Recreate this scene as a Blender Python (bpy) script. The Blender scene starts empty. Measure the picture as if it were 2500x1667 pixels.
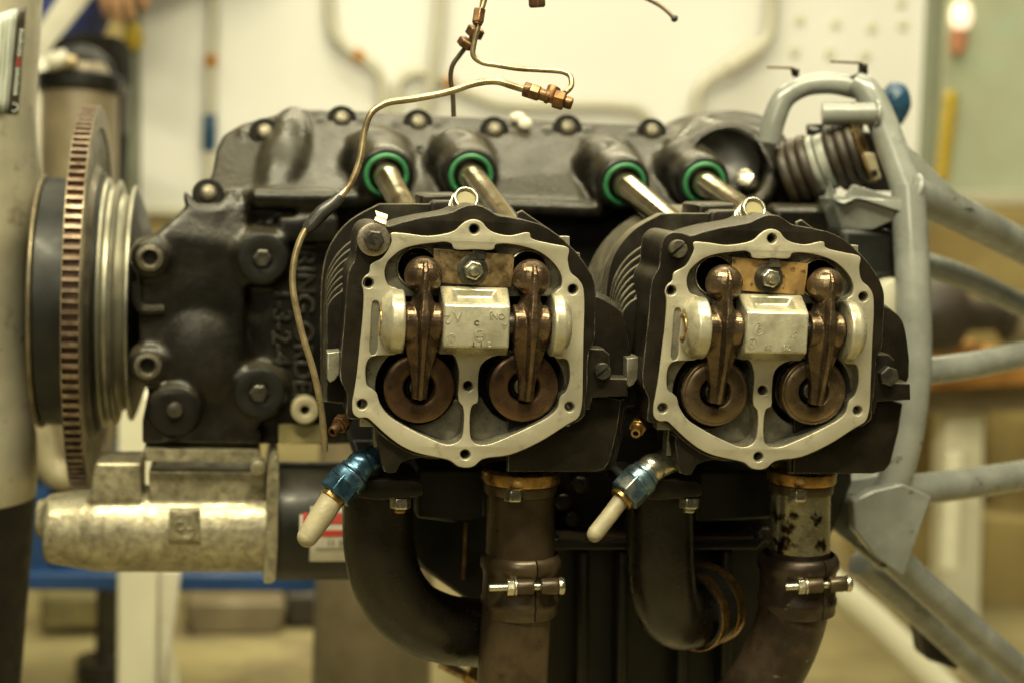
import bpy, bmesh, math, random
from mathutils import Vector, Matrix, noise
from mathutils.geometry import tessellate_polygon
random.seed(7)
PI = math.pi
scene = bpy.context.scene
col = scene.collection

# ------------------------------------------------------------------ camera
# X runs along the crankshaft (right = rear), Y away from the viewer, Z up; metres.
CAM = Vector((-0.1334238, -0.9439923, 0.1184746))
RT = Vector((0.9860705, -0.1616760, 0.0390619))
FW = Vector((0.1651899, 0.9793593, -0.1164804))
UP = Vector((-0.0194235, 0.1213105, 0.9924245))
FPX = 3900.0                                    # focal length in photograph pixels (2500 wide)
cd = bpy.data.cameras.new('camera')
cam = bpy.data.objects.new('camera', cd); col.objects.link(cam)
cd.sensor_width = 36.0; cd.lens = FPX / 2500 * 36.0
cd.clip_start = 0.02; cd.clip_end = 60
cam.matrix_world = Matrix(((RT.x, UP.x, -FW.x, CAM.x), (RT.y, UP.y, -FW.y, CAM.y), (RT.z, UP.z, -FW.z, CAM.z), (0, 0, 0, 1)))
cd.dof.use_dof = True; cd.dof.focus_distance = 0.962; cd.dof.aperture_fstop = 4.9
scene.camera = cam

# ------------------------------------------------------------------ light
world = bpy.data.worlds.new('World'); scene.world = world; world.use_nodes = True
bg = world.node_tree.nodes['Background']
bg.inputs[0].default_value = (1.0, 0.93, 0.66, 1); bg.inputs[1].default_value = 0.03
WARM = (1.0, 0.915, 0.60)
def area(name, loc, target, sx, sy, power, color=WARM):
    l = bpy.data.lights.new(name, 'AREA'); l.shape = 'RECTANGLE'; l.size = sx; l.size_y = sy
    l.energy = power; l.color = color
    o = bpy.data.objects.new(name, l); col.objects.link(o); o.location = loc
    o.rotation_euler = (Vector(target) - Vector(loc)).to_track_quat('-Z', 'Y').to_euler()
    return o
area('ceiling_tube', (-0.50, -0.60, 1.45), (-0.05, 0.10, 0.0), 1.2, 0.07, 50)
area('ceiling_tube_right', (0.45, -0.75, 1.55), (0.10, 0.10, 0.0), 1.2, 0.07, 43)
area('ceiling_tube_rear', (0.15, 0.60, 1.75), (0.0, 0.4, 0.0), 1.4, 0.08, 22)
area('front_fill', (-0.75, -2.2, 1.15), (0.0, 0.10, -0.05), 0.9, 0.9, 17, (1.0, 0.93, 0.66))  # soft fill added behind the camera for the frontal room light
area('ceiling_lamp_bay', (0.1, 0.75, 2.35), (0.1, 2.3, 0.30), 3.4, 0.4, 44, (1.0, 0.95, 0.72))
area('far_fill', (0.9, 2.75, 2.3), (0.9, 2.9, -1.0), 3.0, 0.5, 105)  # unseen fill added to brighten the wall and floor behind the panel
vs = scene.view_settings
scene.display_settings.display_device = 'sRGB'
vs.view_transform = 'Standard'; vs.look = 'None'; vs.exposure = -0.08; vs.gamma = 1.0; vs.use_curve_mapping = False
scene.render.engine = 'CYCLES'
scene.cycles.use_denoising = True
scene.cycles.max_bounces = 6
scene.cycles.sample_clamp_indirect = 4.0
scene.cycles.use_adaptive_sampling = True
scene.cycles.adaptive_threshold = 0.02

# ------------------------------------------------------------------ measuring helpers
def ray(px, py):
    return FW * FPX + RT * (px - 1250) - UP * (py - 833.5)
def P(px, py, Y):
    """point on the plane at depth Y that stands at photograph pixel (px, py)"""
    d = ray(px, py); return CAM + d * ((Y - CAM.y) / d.y)
def pxm(p):
    return FPX / ((p - CAM).dot(FW))            # pixels per metre at point p
def V(x, y, Y): return P(x * 1.063, y * 1.063, Y)
def c6(x, y, Y=0.0): return P(750 + x / 2.1776, 450 + y / 2.1776, Y)

def catmull(pts, n=5, closed=True):
    pts = [Vector(p) for p in pts]; N = len(pts); out = []
    rng = range(N) if closed else range(N - 1)
    for i in rng:
        g = (lambda k: pts[k % N]) if closed else (lambda k: pts[min(max(k, 0), N - 1)])
        p0, p1, p2, p3 = g(i - 1), g(i), g(i + 1), g(i + 2)
        d1 = max((p1 - p0).length, 1e-9) ** .5; d2 = max((p2 - p1).length, 1e-9) ** .5; d3 = max((p3 - p2).length, 1e-9) ** .5
        m1 = ((p1 - p0) / d1 - (p2 - p0) / (d1 + d2) + (p2 - p1) / d2) * d2 if (p1 - p0).length > 1e-9 else p2 - p1
        m2 = ((p2 - p1) / d2 - (p3 - p1) / (d2 + d3) + (p3 - p2) / d3) * d2 if (p3 - p2).length > 1e-9 else p2 - p1
        for k in range(n):
            t = k / n; t2 = t * t; t3 = t2 * t
            out.append(p1 * (2 * t3 - 3 * t2 + 1) + m1 * (t3 - 2 * t2 + t) + p2 * (-2 * t3 + 3 * t2) + m2 * (t3 - t2))
    if not closed: out.append(pts[-1].copy())
    return out

# ------------------------------------------------------------------ mesh helpers
WL = {}                                         # world location of each object
def link(name, me, parent=None, loc=None, rot=None):
    o = bpy.data.objects.new(name, me); col.objects.link(o)
    m = Matrix.Translation(loc or (0, 0, 0))
    if rot is not None: m = m @ rot.to_4x4()
    WL[o.name] = Vector(loc or (0, 0, 0))
    if parent is not None:
        o.parent = parent; o.matrix_parent_inverse = Matrix.Translation(-WL[parent.name])
    o.matrix_basis = m
    return o
def empty(name, loc, label, cat, group=None):
    o = link(name, None, None, loc); o.empty_display_size = 0.05
    return tag(o, label, cat, group)
def tag(o, label, cat, group=None, kind=None):
    if label: o['label'] = label
    if cat: o['category'] = cat
    if group: o['group'] = group
    if kind: o['kind'] = kind
    return o
def finish(me, mat, ang=35):
    bm = bmesh.new(); bm.from_mesh(me); bmesh.ops.recalc_face_normals(bm, faces=bm.faces); bm.to_mesh(me); bm.free()
    me.materials.clear(); me.materials.append(mat)
    me.shade_smooth(); me.set_sharp_from_angle(angle=math.radians(ang))
def mesh_of(vf, mat, ang=35):
    me = bpy.data.meshes.new('m'); me.from_pydata([tuple(v) for v in vf[0]], [], vf[1]); finish(me, mat, ang); return me
def add(name, vf, mat, parent=None, ang=35, bevel=0, seg=2):
    vs_, fs = vf
    lo = Vector([min(v[i] for v in vs_) for i in range(3)]); hi = Vector([max(v[i] for v in vs_) for i in range(3)])
    c = (lo + hi) / 2
    me = mesh_of(([Vector(v) - c for v in vs_], fs), mat, ang); me.name = name
    o = link(name, me, parent, c)
    if bevel:
        b = o.modifiers.new('b', 'BEVEL'); b.width = bevel; b.segments = seg; b.limit_method = 'ANGLE'; b.angle_limit = math.radians(30)
        b.harden_normals = False
    return o
def join(*vfs):
    v, f = [], []
    for a in vfs:
        n = len(v); v += [Vector(p) for p in a[0]]; f += [tuple(i + n for i in q) for q in a[1]]
    return v, f
def xf(vf, M): return [M @ Vector(v) for v in vf[0]], vf[1]

def frame(axis, up=(0, 0, 1)):
    a = Vector(axis).normalized(); u = Vector(up)
    if abs(a.dot(u)) > 0.95: u = Vector((1, 0, 0))
    x = u.cross(a).normalized(); y = a.cross(x)
    return x, y, a
def lathe(prof, o, axis, n=48, closed_prof=False, up=(0, 0, 1)):
    """prof [(along, radius)] revolved round axis through o; the two ends are capped when the radius is above zero"""
    x, y, a = frame(axis, up); o = Vector(o); v = []; f = []
    for s, r in prof:
        for k in range(n):
            t = 2 * PI * k / n
            v.append(o + a * s + (x * math.cos(t) + y * math.sin(t)) * max(r, 1e-6))
    m = len(prof)
    for i in range(m if closed_prof else m - 1):
        j = (i + 1) % m
        for k in range(n):
            l = (k + 1) % n; f.append((i * n + k, i * n + l, j * n + l, j * n + k))
    if not closed_prof:
        f.append(tuple(range(n))[::-1]); f.append(tuple(range((m - 1) * n, m * n)))
    return v, f
def ringp(r0, r1, s0, s1, b):
    """closed profile of a ring with rounded edges"""
    return [(s0 + b, r0), (s0, r0 + b), (s0, r1 - b), (s0 + b * .3, r1 - b * .3), (s0 + b, r1), (s1 - b, r1), (s1, r1 - b), (s1, r0 + b), (s1 - b, r0)]
def cylp(r, s0, s1, b): return [(s0, r - b), (s0 + b * .3, r - b * .3), (s0 + b, r), (s1 - b, r), (s1 - b * .3, r - b * .3), (s1, r - b)]
def torus(o, axis, R, r, n=48, m=12):
    return lathe([(r * math.sin(2 * PI * k / m), R + r * math.cos(2 * PI * k / m)) for k in range(m)], o, axis, n, True)
def tube(pts, rad, n=16, sub=6, cap=True, sx=1.0):
    pts = [Vector(p) for p in pts]
    R = rad if isinstance(rad, (list, tuple)) else [rad] * len(pts)
    if sub > 1 and len(pts) > 2:
        q = catmull(pts, sub, False); rr = []
        for i in range(len(pts) - 1):
            for k in range(sub): rr.append(R[i] + (R[i + 1] - R[i]) * k / sub)
        rr.append(R[-1]); pts, R = q, rr
    v, f = [], []; t = (pts[1] - pts[0]).normalized(); x, y, _ = frame(t)
    for i, p in enumerate(pts):
        t2 = (pts[min(i + 1, len(pts) - 1)] - pts[max(i - 1, 0)]).normalized()
        x = (x - t2 * x.dot(t2)).normalized(); y = t2.cross(x)
        for k in range(n):
            a = 2 * PI * k / n; v.append(p + (x * math.cos(a) * sx + y * math.sin(a)) * R[i])
    for i in range(len(pts) - 1):
        for k in range(n):
            l = (k + 1) % n; f.append((i * n + k, i * n + l, (i + 1) * n + l, (i + 1) * n + k))
    if cap: f.append(tuple(range(n))[::-1]); f.append(tuple(range((len(pts) - 1) * n, len(pts) * n)))
    return v, f
def box(lo, hi):
    (a, b, c), (d, e, g) = lo, hi
    v = [(a, b, c), (d, b, c), (d, e, c), (a, e, c), (a, b, g), (d, b, g), (d, e, g), (a, e, g)]
    return v, [(0, 3, 2, 1), (4, 5, 6, 7), (0, 1, 5, 4), (1, 2, 6, 5), (2, 3, 7, 6), (3, 0, 4, 7)]
def obox(c, ax, ay, az, hx, hy, hz):
    ax, ay, az = [Vector(q).normalized() for q in (ax, ay, az)]; v, f = box((-hx, -hy, -hz), (hx, hy, hz))
    return [Vector(c) + ax * p[0] + ay * p[1] + az * p[2] for p in v], f
def sphere(c, r, n=24, sc=(1, 1, 1)):
    v, f = lathe([(-r * math.cos(PI * k / (n // 2)), r * math.sin(PI * k / (n // 2))) for k in range(n // 2 + 1)], (0, 0, 0), (0, 0, 1), n)
    return [Vector(c) + Vector((p.x * sc[0], p.y * sc[1], p.z * sc[2])) for p in v], f
def area2(c): return sum(c[i][0] * c[(i + 1) % len(c)][1] - c[(i + 1) % len(c)][0] * c[i][1] for i in range(len(c))) / 2
def inset(c, d):
    n = len(c); out = []; s = 1 if area2(c) > 0 else -1
    for i in range(n):
        a, b, e = Vector(c[i - 1]), Vector(c[i]), Vector(c[(i + 1) % n])
        t1 = (b - a); t2 = (e - b)
        if t1.length < 1e-9 or t2.length < 1e-9: out.append(b.copy()); continue
        t1.normalize(); t2.normalize()
        n1 = Vector((-t1.y, t1.x)); n2 = Vector((-t2.y, t2.x)); m = n1 + n2
        if m.length < 1e-6: m = n1
        m.normalize(); k = 1 / max(0.5, m.dot(n1))
        out.append(b + m * (d * k * s))
    return out
def prism(conts, y0, y1, b=0.0, M=None, back=True):
    """outline conts[0] with holes conts[1:], 2-D (x, z), from depth y0 (front) to y1, front edges rounded by b.
       holes may be (contour, depth) tuples for blind holes"""
    v, f = [], []
    fr, bk = [], []
    for i, c in enumerate(conts):
        c = [Vector((p[0], p[1])) for p in c]
        sgn = 1 if i == 0 else -1
        rings = []
        if b > 0:
            for k in range(4):
                a = k / 3 * PI / 2
                rings.append((inset(c, sgn * b * (1 - math.sin(a))), y0 + b * (1 - math.cos(a))))
        else: rings.append((c, y0))
        rings.append((c, y1))
        ids = []
        for cc, yy in rings:
            ids.append(range(len(v), len(v) + len(cc))); v += [Vector((q.x, yy, q.y)) for q in cc]
        n = len(c)
        for r in range(len(rings) - 1):
            for k in range(n):
                l = (k + 1) % n; f.append((ids[r][k], ids[r][l], ids[r + 1][l], ids[r + 1][k]))
        fr.append((rings[0][0], ids[0])); bk.append((c, ids[-1]))
    for caps in ([fr, bk] if back else [fr]):
        tri = tessellate_polygon([[Vector((q.x, q.y, 0)) for q in c] for c, _ in caps])
        flat = [i for _, ids in caps for i in ids]
        f += [tuple(flat[i] for i in t) for t in tri]
    if M is not None: v = [M @ p for p in v]
    return v, f
def xz(pts): return [(p.x, p.z) for p in pts]
def pcont(pts, Y, n=5, fn=P, smooth=True):
    """outline traced in photograph pixels, placed at depth Y -> (x, z) contour"""
    q = [fn(a, b_, Y) for a, b_ in pts]
    return xz(catmull(q, n) if smooth else q)
def circ(cx, cz, r, n=28): return [(cx + r * math.cos(2 * PI * k / n), cz + r * math.sin(2 * PI * k / n)) for k in range(n)]
def fuse(vf, voxel, mat, name, parent=None, it=6, fac=0.5, ang=180):
    """one cast or forged body: the overlapping solids are melted together and smoothed"""
    me = bpy.data.meshes.new(name); me.from_pydata([tuple(p) for p in vf[0]], [], vf[1])
    bm = bmesh.new(); bm.from_mesh(me); bmesh.ops.recalc_face_normals(bm, faces=bm.faces); bm.to_mesh(me); bm.free()
    o = bpy.data.objects.new('tmp', me); col.objects.link(o)
    r = o.modifiers.new('r', 'REMESH'); r.mode = 'VOXEL'; r.voxel_size = voxel
    s = o.modifiers.new('s', 'SMOOTH'); s.iterations = it; s.factor = fac
    dg = bpy.context.evaluated_depsgraph_get(); m2 = bpy.data.meshes.new_from_object(o.evaluated_get(dg))
    bpy.data.objects.remove(o); bpy.data.meshes.remove(me)
    c = sum((v.co for v in m2.vertices), Vector()) / max(1, len(m2.vertices))
    m2.transform(Matrix.Translation(-c)); m2.materials.clear(); m2.materials.append(mat)
    m2.shade_smooth(); m2.name = name
    return link(name, m2, parent, c)
def text(name, body, size, loc, xdir, ydir, mat, parent, depth=0.0006, align='CENTER', bev=0.0):
    cu = bpy.data.curves.new('t', 'FONT'); cu.body = body; cu.size = size; cu.extrude = depth; cu.align_x = align; cu.align_y = 'CENTER'; cu.bevel_depth = bev
    o = bpy.data.objects.new('t', cu); col.objects.link(o)
    dg = bpy.context.evaluated_depsgraph_get(); me = bpy.data.meshes.new_from_object(o.evaluated_get(dg)); bpy.data.objects.remove(o)
    x = Vector(xdir).normalized(); y = Vector(ydir).normalized(); z = x.cross(y)
    M = Matrix((x, y, z)).transposed()
    me.materials.clear(); me.materials.append(mat); me.name = name
    return link(name, me, parent, Vector(loc), M)
# ------------------------------------------------------------------ materials
def mk(name, c, metal=0.0, rough=0.5, var=0.15, scale=60, bump=0.0, bscale=400, c2=None, lo=.42, hi=.62, rvar=.12, spec=.5, coat=0.0,
       edge=None, edge_w=0.0008, scale2=None, c3=None, lo3=.6, hi3=.7, dust=None):
    m = bpy.data.materials.new(name); m.use_nodes = True; nt = m.node_tree; N = nt.nodes; L = nt.links
    b = N['Principled BSDF']; tc = N.new('ShaderNodeTexCoord'); oi = N.new('ShaderNodeObjectInfo')
    mp = N.new('ShaderNodeVectorMath'); mp.operation = 'ADD'; L.new(tc.outputs['Object'], mp.inputs[0])
    mu = N.new('ShaderNodeVectorMath'); mu.operation = 'SCALE'; mu.inputs[0].default_value = (3.1, 1.7, 2.3); L.new(oi.outputs['Random'], mu.inputs['Scale'])
    L.new(mu.outputs[0], mp.inputs[1])
    def nz(s, det=5, ro=.6):
        n = N.new('ShaderNodeTexNoise'); n.inputs['Scale'].default_value = s; n.inputs['Detail'].default_value = det; n.inputs['Roughness'].default_value = ro
        L.new(mp.outputs[0], n.inputs['Vector']); return n
    n1 = nz(scale); rp = N.new('ShaderNodeValToRGB'); rp.color_ramp.elements[0].position = lo; rp.color_ramp.elements[1].position = hi
    a = [x * (1 - var) for x in c]; bb = [min(1, x * (1 + var)) for x in c] if c2 is None else c2
    rp.color_ramp.elements[0].color = (*a, 1); rp.color_ramp.elements[1].color = (*bb, 1)
    L.new(n1.outputs['Fac'], rp.inputs[0]); cs = rp.outputs[0]
    if c3 is not None:
        n3 = nz(scale2 or scale * 3); r3 = N.new('ShaderNodeMapRange'); r3.inputs[1].default_value = lo3; r3.inputs[2].default_value = hi3
        L.new(n3.outputs['Fac'], r3.inputs[0]); mx = N.new('ShaderNodeMix'); mx.data_type = 'RGBA'; L.new(r3.outputs[0], mx.inputs[0])
        L.new(cs, mx.inputs[6]); mx.inputs[7].default_value = (*c3, 1); cs = mx.outputs[2]
    met = None
    if edge is not None:
        bv = N.new('ShaderNodeBevel'); bv.samples = 6; bv.inputs[0].default_value = edge_w
        g = N.new('ShaderNodeNewGeometry'); dt = N.new('ShaderNodeVectorMath'); dt.operation = 'DOT_PRODUCT'
        L.new(bv.outputs[0], dt.inputs[0]); L.new(g.outputs['Normal'], dt.inputs[1])
        ne = nz(120, 4, .7); ad = N.new('ShaderNodeMath'); ad.operation = 'MULTIPLY_ADD'; L.new(ne.outputs['Fac'], ad.inputs[0]); ad.inputs[1].default_value = .30
        L.new(dt.outputs['Value'], ad.inputs[2])
        r4 = N.new('ShaderNodeMapRange'); r4.inputs[1].default_value = 1.07; r4.inputs[2].default_value = 1.02; L.new(ad.outputs[0], r4.inputs[0])
        mx = N.new('ShaderNodeMix'); mx.data_type = 'RGBA'; L.new(r4.outputs[0], mx.inputs[0]); L.new(cs, mx.inputs[6]); mx.inputs[7].default_value = (*edge, 1); cs = mx.outputs[2]
    if dust is not None:                            # settled dust on whatever faces upward
        g2 = N.new('ShaderNodeNewGeometry'); sx = N.new('ShaderNodeSeparateXYZ'); L.new(g2.outputs['Normal'], sx.inputs[0])
        nd = nz(45, 6, .65); am = N.new('ShaderNodeMath'); am.operation = 'MULTIPLY_ADD'; L.new(nd.outputs['Fac'], am.inputs[0]); am.inputs[1].default_value = .7; L.new(sx.outputs['Z'], am.inputs[2])
        r5 = N.new('ShaderNodeMapRange'); r5.interpolation_type = 'SMOOTHSTEP'; r5.inputs[1].default_value = .42; r5.inputs[2].default_value = 1.15; r5.inputs[4].default_value = dust[3]; L.new(am.outputs[0], r5.inputs[0])
        mx = N.new('ShaderNodeMix'); mx.data_type = 'RGBA'; L.new(r5.outputs[0], mx.inputs[0]); L.new(cs, mx.inputs[6]); mx.inputs[7].default_value = (*dust[:3], 1); cs = mx.outputs[2]
    L.new(cs, b.inputs['Base Color'])
    b.inputs['Metallic'].default_value = metal; b.inputs['Specular IOR Level'].default_value = spec
    if coat: b.inputs['Coat Weight'].default_value = coat; b.inputs['Coat Roughness'].default_value = .15
    n2 = nz(scale * 2.3); r2 = N.new('ShaderNodeMapRange'); r2.inputs[3].default_value = max(.04, rough - rvar); r2.inputs[4].default_value = min(1, rough + rvar)
    r2.inputs[1].default_value = .3; r2.inputs[2].default_value = .7
    L.new(n2.outputs['Fac'], r2.inputs[0]); L.new(r2.outputs[0], b.inputs['Roughness'])
    if bump:
        n4 = nz(bscale, 4, .6); bp = N.new('ShaderNodeBump'); bp.inputs['Strength'].default_value = 1.0; bp.inputs['Distance'].default_value = bump
        L.new(n4.outputs['Fac'], bp.inputs['Height']); L.new(bp.outputs[0], b.inputs['Normal'])
    return m
M_ = {}
M_['face'] = mk('machined_aluminium', (.455, .42, .31), .45, .40, .10, 25, .0001, 900, c3=(.25, .215, .145), scale2=150, lo3=.58, hi3=.80)
M_['cast'] = mk('oily_cast_aluminium', (.27, .255, .195), .5, .30, .2, 50, .00014, 350, c3=(.13, .115, .08), scale2=70, lo3=.5, hi3=.7)
M_['boss'] = mk('bright_cast_aluminium', (.50, .47, .345), .55, .30, .12, 45, .00018, 240, c3=(.33, .30, .20), scale2=80, lo3=.48, hi3=.7)
M_['black'] = mk('dark_engine_paint', (.0120, .0095, .0062), .0, .36, .3, 40, .00016, 500, edge=(.50, .47, .36), edge_w=.0013, c3=(.05, .042, .03), scale2=420, lo3=.70, hi3=.76, spec=.26, dust=(.075, .065, .042, .5))
M_['fin'] = mk('fin_paint', (.009, .0076, .005), .0, .45, .25, 60, .00005, 500, edge=(.46, .41, .29), edge_w=.0017, spec=.16, dust=(.17, .15, .10, .8))
M_['case'] = mk('crankcase_paint', (.0055, .0047, .0034), .0, .33, .35, 14, .0004, 220, c3=(.016, .0138, .010), scale2=30, lo3=.5, hi3=.72, spec=.30, dust=(.055, .048, .031, .55))
M_['rocker'] = mk('oiled_forged_steel', (.150, .101, .061), .82, .29, .3, 60, .0003, 300, c3=(.072, .045, .027), scale2=45, lo3=.48, hi3=.68, rvar=.1)
M_['rocker2'] = mk('olive_forged_steel', (.150, .106, .063), .82, .29, .3, 60, .0003, 300, c3=(.075, .05, .03), scale2=45, lo3=.48, hi3=.68, rvar=.1)
M_['rust'] = mk('red_brown_steel', (.115, .066, .034), .6, .30, .25, 60, .00004, 600, c3=(.07, .04, .022), scale2=70, lo3=.5, hi3=.72, edge=(.34, .23, .14), edge_w=.0006)
M_['bronze'] = mk('brown_steel', (.185, .130, .072), .7, .30, .25, 60, .00004, 600, edge=(.42, .33, .2), edge_w=.0006)
M_['spring'] = mk('dark_spring_steel', (.06, .045, .03), .7, .4, .2, 80)
M_['plate'] = mk('stained_brass_plate', (.24, .17, .085), .6, .34, .35, 110, .00005, 500, c3=(.10, .065, .03), scale2=200, lo3=.5, hi3=.66)
M_['plate2'] = mk('orange_varnished_plate', (.38, .235, .085), .35, .36, .25, 90, .00004, 500, c3=(.08, .05, .02), scale2=170, lo3=.56, hi3=.66)
M_['zinc'] = mk('zinc_steel', (.52, .49, .38), .9, .26, .15, 120, 0, rvar=.08)
M_['darkbolt'] = mk('blackened_steel', (.085, .078, .062), .75, .34, .3, 150, .00006, 500)
M_['oldbolt'] = mk('dull_bolt_steel', (.125, .112, .08), .7, .46, .3, 120, .0001, 400)
M_['washer'] = mk('nickel_washer', (.45, .39, .30), .85, .3, .15, 120, 0)
M_['clip'] = mk('sheet_steel_clip', (.33, .28, .21), .85, .3, .15, 60, 0)
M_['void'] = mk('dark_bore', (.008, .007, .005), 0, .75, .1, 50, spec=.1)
M_['brass'] = mk('old_brass', (.36, .22, .075), .85, .3, .3, 90, .00004, 400)
M_['copper'] = mk('rusty_fitting', (.17, .095, .045), .75, .4, .4, 120, .0001, 300, c3=(.32, .13, .03), scale2=70, lo3=.55, hi3=.75)
M_['line'] = mk('brassy_steel_line', (.42, .335, .19), .75, .34, .25, 60, .00003, 400, c3=(.16, .10, .05), scale2=55, lo3=.52, hi3=.7)
M_['darkline'] = mk('dark_steel_line', (.12, .09, .055), .7, .4, .25, 60)
M_['sleeve'] = mk('black_rubber_sleeve', (.030, .029, .025), 0, .32, .2, 60)
M_['blue'] = mk('blue_anodised_fitting', (.048, .105, .165), .85, .30, .3, 90, .00003, 300, edge=(.55, .52, .42), edge_w=.0006, c3=(.28, .28, .25), scale2=60, lo3=.62, hi3=.72)
M_['bluegreen'] = mk('faded_blue_fitting', (.13, .20, .24), .85, .32, .3, 90, .00003, 300, edge=(.55, .52, .42), edge_w=.0005, c3=(.36, .36, .32), scale2=60, lo3=.55, hi3=.7)
M_['hose'] = mk('cream_hose', (.29, .255, .16), 0, .5, .12, 60, .0003, 500, c3=(.19, .16, .10), scale2=45, lo3=.5, hi3=.7)
M_['exh'] = mk('exhaust_steel', (.080, .056, .030), .45, .36, .35, 30, .00012, 400, c3=(.045, .030, .018), scale2=60, lo3=.5, hi3=.7)
M_['exh2'] = mk('burnt_exhaust_steel', (.052, .036, .024), .45, .34, .45, 35, .0001, 300, c3=(.19, .155, .095), scale2=110, lo3=.64, hi3=.74)
M_['flake'] = mk('flaked_chrome_pipe', (.045, .028, .017), .85, .22, .3, 60, .0001, 300, c2=(.52, .49, .35), lo=.41, hi=.48)
M_['intake'] = mk('black_intake_paint', (.0100, .0080, .0052), .0, .30, .25, 25, .00014, 500, c3=(.06, .048, .03), scale2=330, lo3=.68, hi3=.74, spec=.42)
M_['mount'] = mk('grey_mount_paint', (.205, .215, .196), .0, .22, .16, 22, .00005, 300, c3=(.085, .062, .034), scale2=80, lo3=.64, hi3=.70, coat=.3)
M_['rubber'] = mk('brown_rubber', (.026, .019, .012), 0, .5, .25, 70, .0001, 300, dust=(.11, .085, .05, .22))
M_['whitegrey'] = mk('white_spacer', (.33, .34, .30), .2, .4, .1, 60)
M_['green'] = mk('green_rubber_seal', (.028, .16, .06), 0, .45, .2, 80)
M_['tube'] = mk('grimy_pushrod_tube', (.36, .315, .205), .9, .16, .2, 22, .00003, 250, c3=(.14, .105, .055), scale2=26, lo3=.54, hi3=.68, rvar=.06)
M_['prop'] = mk('beige_propeller_paint', (.42, .39, .29), .35, .36, .12, 18, .00004, 250, c3=(.19, .165, .11), scale2=30, lo3=.60, hi3=.72)
M_['propblack'] = mk('black_propeller_paint', (.009, .008, .007), 0, .5, .3, 30, 0, c3=(.35, .32, .24), scale2=45, lo3=.78, hi3=.79, spec=.3)
M_['decal'] = mk('pale_decal', (.46, .49, .43), 0, .35, .05, 60)
M_['decalblack'] = mk('decal_black', (.035, .028, .02), 0, .35, .1, 60)
M_['decalgrey'] = mk('decal_print', (.20, .20, .16), 0, .4, .1, 60)
M_['tooth'] = mk('rusty_tooth_steel', (.19, .135, .092), .65, .36, .3, 140, .00008, 500)
M_['gearroot'] = mk('rusty_gear_root', (.085, .042, .022), .35, .5, .4, 90, .0001, 400)
M_['gearrim'] = mk('gear_ring_steel', (.17, .14, .088), .6, .42, .25, 50, 0)
M_['hub'] = mk('dark_hub_paint', (.010, .0105, .0085), 0, .42, .3, 25, .00006, 300, spec=.35)
M_['silver'] = mk('turned_aluminium', (.34, .325, .255), .8, .40, .15, 30, 0, rvar=.07)
M_['starter'] = mk('sand_cast_housing', (.35, .32, .22), .55, .36, .2, 50, .0004, 240, c3=(.12, .10, .06), scale2=150, lo3=.42, hi3=.78)
M_['starterblk'] = mk('black_motor_paint', (.011, .011, .0085), 0, .40, .25, 30, .00006, 500, spec=.35, dust=(.06, .053, .038, .35))
M_['labelwhite'] = mk('label_white', (.55, .52, .42), 0, .4, .05, 60)
M_['labelred'] = mk('label_red', (.42, .045, .028), 0, .4, .08, 60)
M_['labelgrey'] = mk('label_grey_print', (.25, .24, .2), 0, .4, .08, 60)
M_['panel'] = mk('cream_panel_paint', (.74, .735, .70), 0, .55, .02, 3)
M_['pipe'] = mk('cream_pipe', (.50, .48, .38), .1, .4, .05, 12)
M_['post'] = mk('green_grey_post', (.20, .215, .15), 0, .5, .08, 8)
M_['creampost'] = mk('cream_steel_post', (.62, .60, .46), 0, .45, .05, 8)
M_['orange'] = mk('orange_fitting', (.42, .20, .04), 0, .45, .1, 30)
M_['bluecap'] = mk('blue_cap', (.012, .050, .10), 0, .4, .1, 30)
M_['blueframe'] = mk('blue_bench_paint', (.008, .045, .15), 0, .45, .15, 10)
M_['brick'] = mk('ochre_block', (.36, .28, .11), 0, .75, .12, 6, .002, 60)
M_['mortar'] = mk('ochre_mortar', (.25, .19, .085), 0, .85, .1, 20)
M_['floor'] = mk('beige_floor', (.30, .255, .125), 0, .5, .25, 2.2, c3=(.17, .13, .075), scale2=5, lo3=.5, hi3=.7)
M_['board'] = mk('pale_green_board', (.52, .56, .40), 0, .5, .06, 5, c3=(.48, .58, .42), scale2=12, lo3=.5, hi3=.7)
M_['yellow'] = mk('yellow_plastic', (.60, .44, .04), 0, .45, .1, 30)
M_['wood'] = mk('orange_table_wood', (.50, .24, .06), 0, .45, .15, 12)
M_['skin'] = mk('skin', (.42, .24, .13), 0, .5, .08, 30)
M_['jacket'] = mk('blue_jacket', (.018, .028, .13), 0, .8, .2, 20, .001, 60)
M_['stripe'] = mk('white_stripe_cloth', (.62, .60, .50), 0, .8, .05, 20)
M_['trousers'] = mk('dark_trousers', (.016, .014, .010), 0, .85, .2, 20)
M_['strut'] = mk('brown_grey_tube', (.19, .155, .095), .15, .42, .15, 14)
M_['grimeblack'] = mk('black_sump_paint', (.008, .0075, .006), 0, .42, .3, 20, .0001, 200, spec=.35)
M_['gearbox'] = mk('olive_block', (.22, .19, .08), 0, .5, .15, 40)
M_['letter'] = mk('highlit_casting_letters', (.020, .018, .013), 0, .28, .2, 60, 0)  # paler than the case: a slight highlight put into the colour
M_['wheel'] = mk('flywheel_web', (.075, .062, .040), .4, .42, .3, 30, .00006, 300)
def glow(name, c, s):
    m = bpy.data.materials.new(name); m.use_nodes = True; b = m.node_tree.nodes['Principled BSDF']
    b.inputs['Base Color'].default_value = (*c, 1); b.inputs['Emission Color'].default_value = (*c, 1); b.inputs['Emission Strength'].default_value = s
    return m
M_['highlight'] = glow('glowing_highlight', (1, .86, .6), 1.1)

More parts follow.
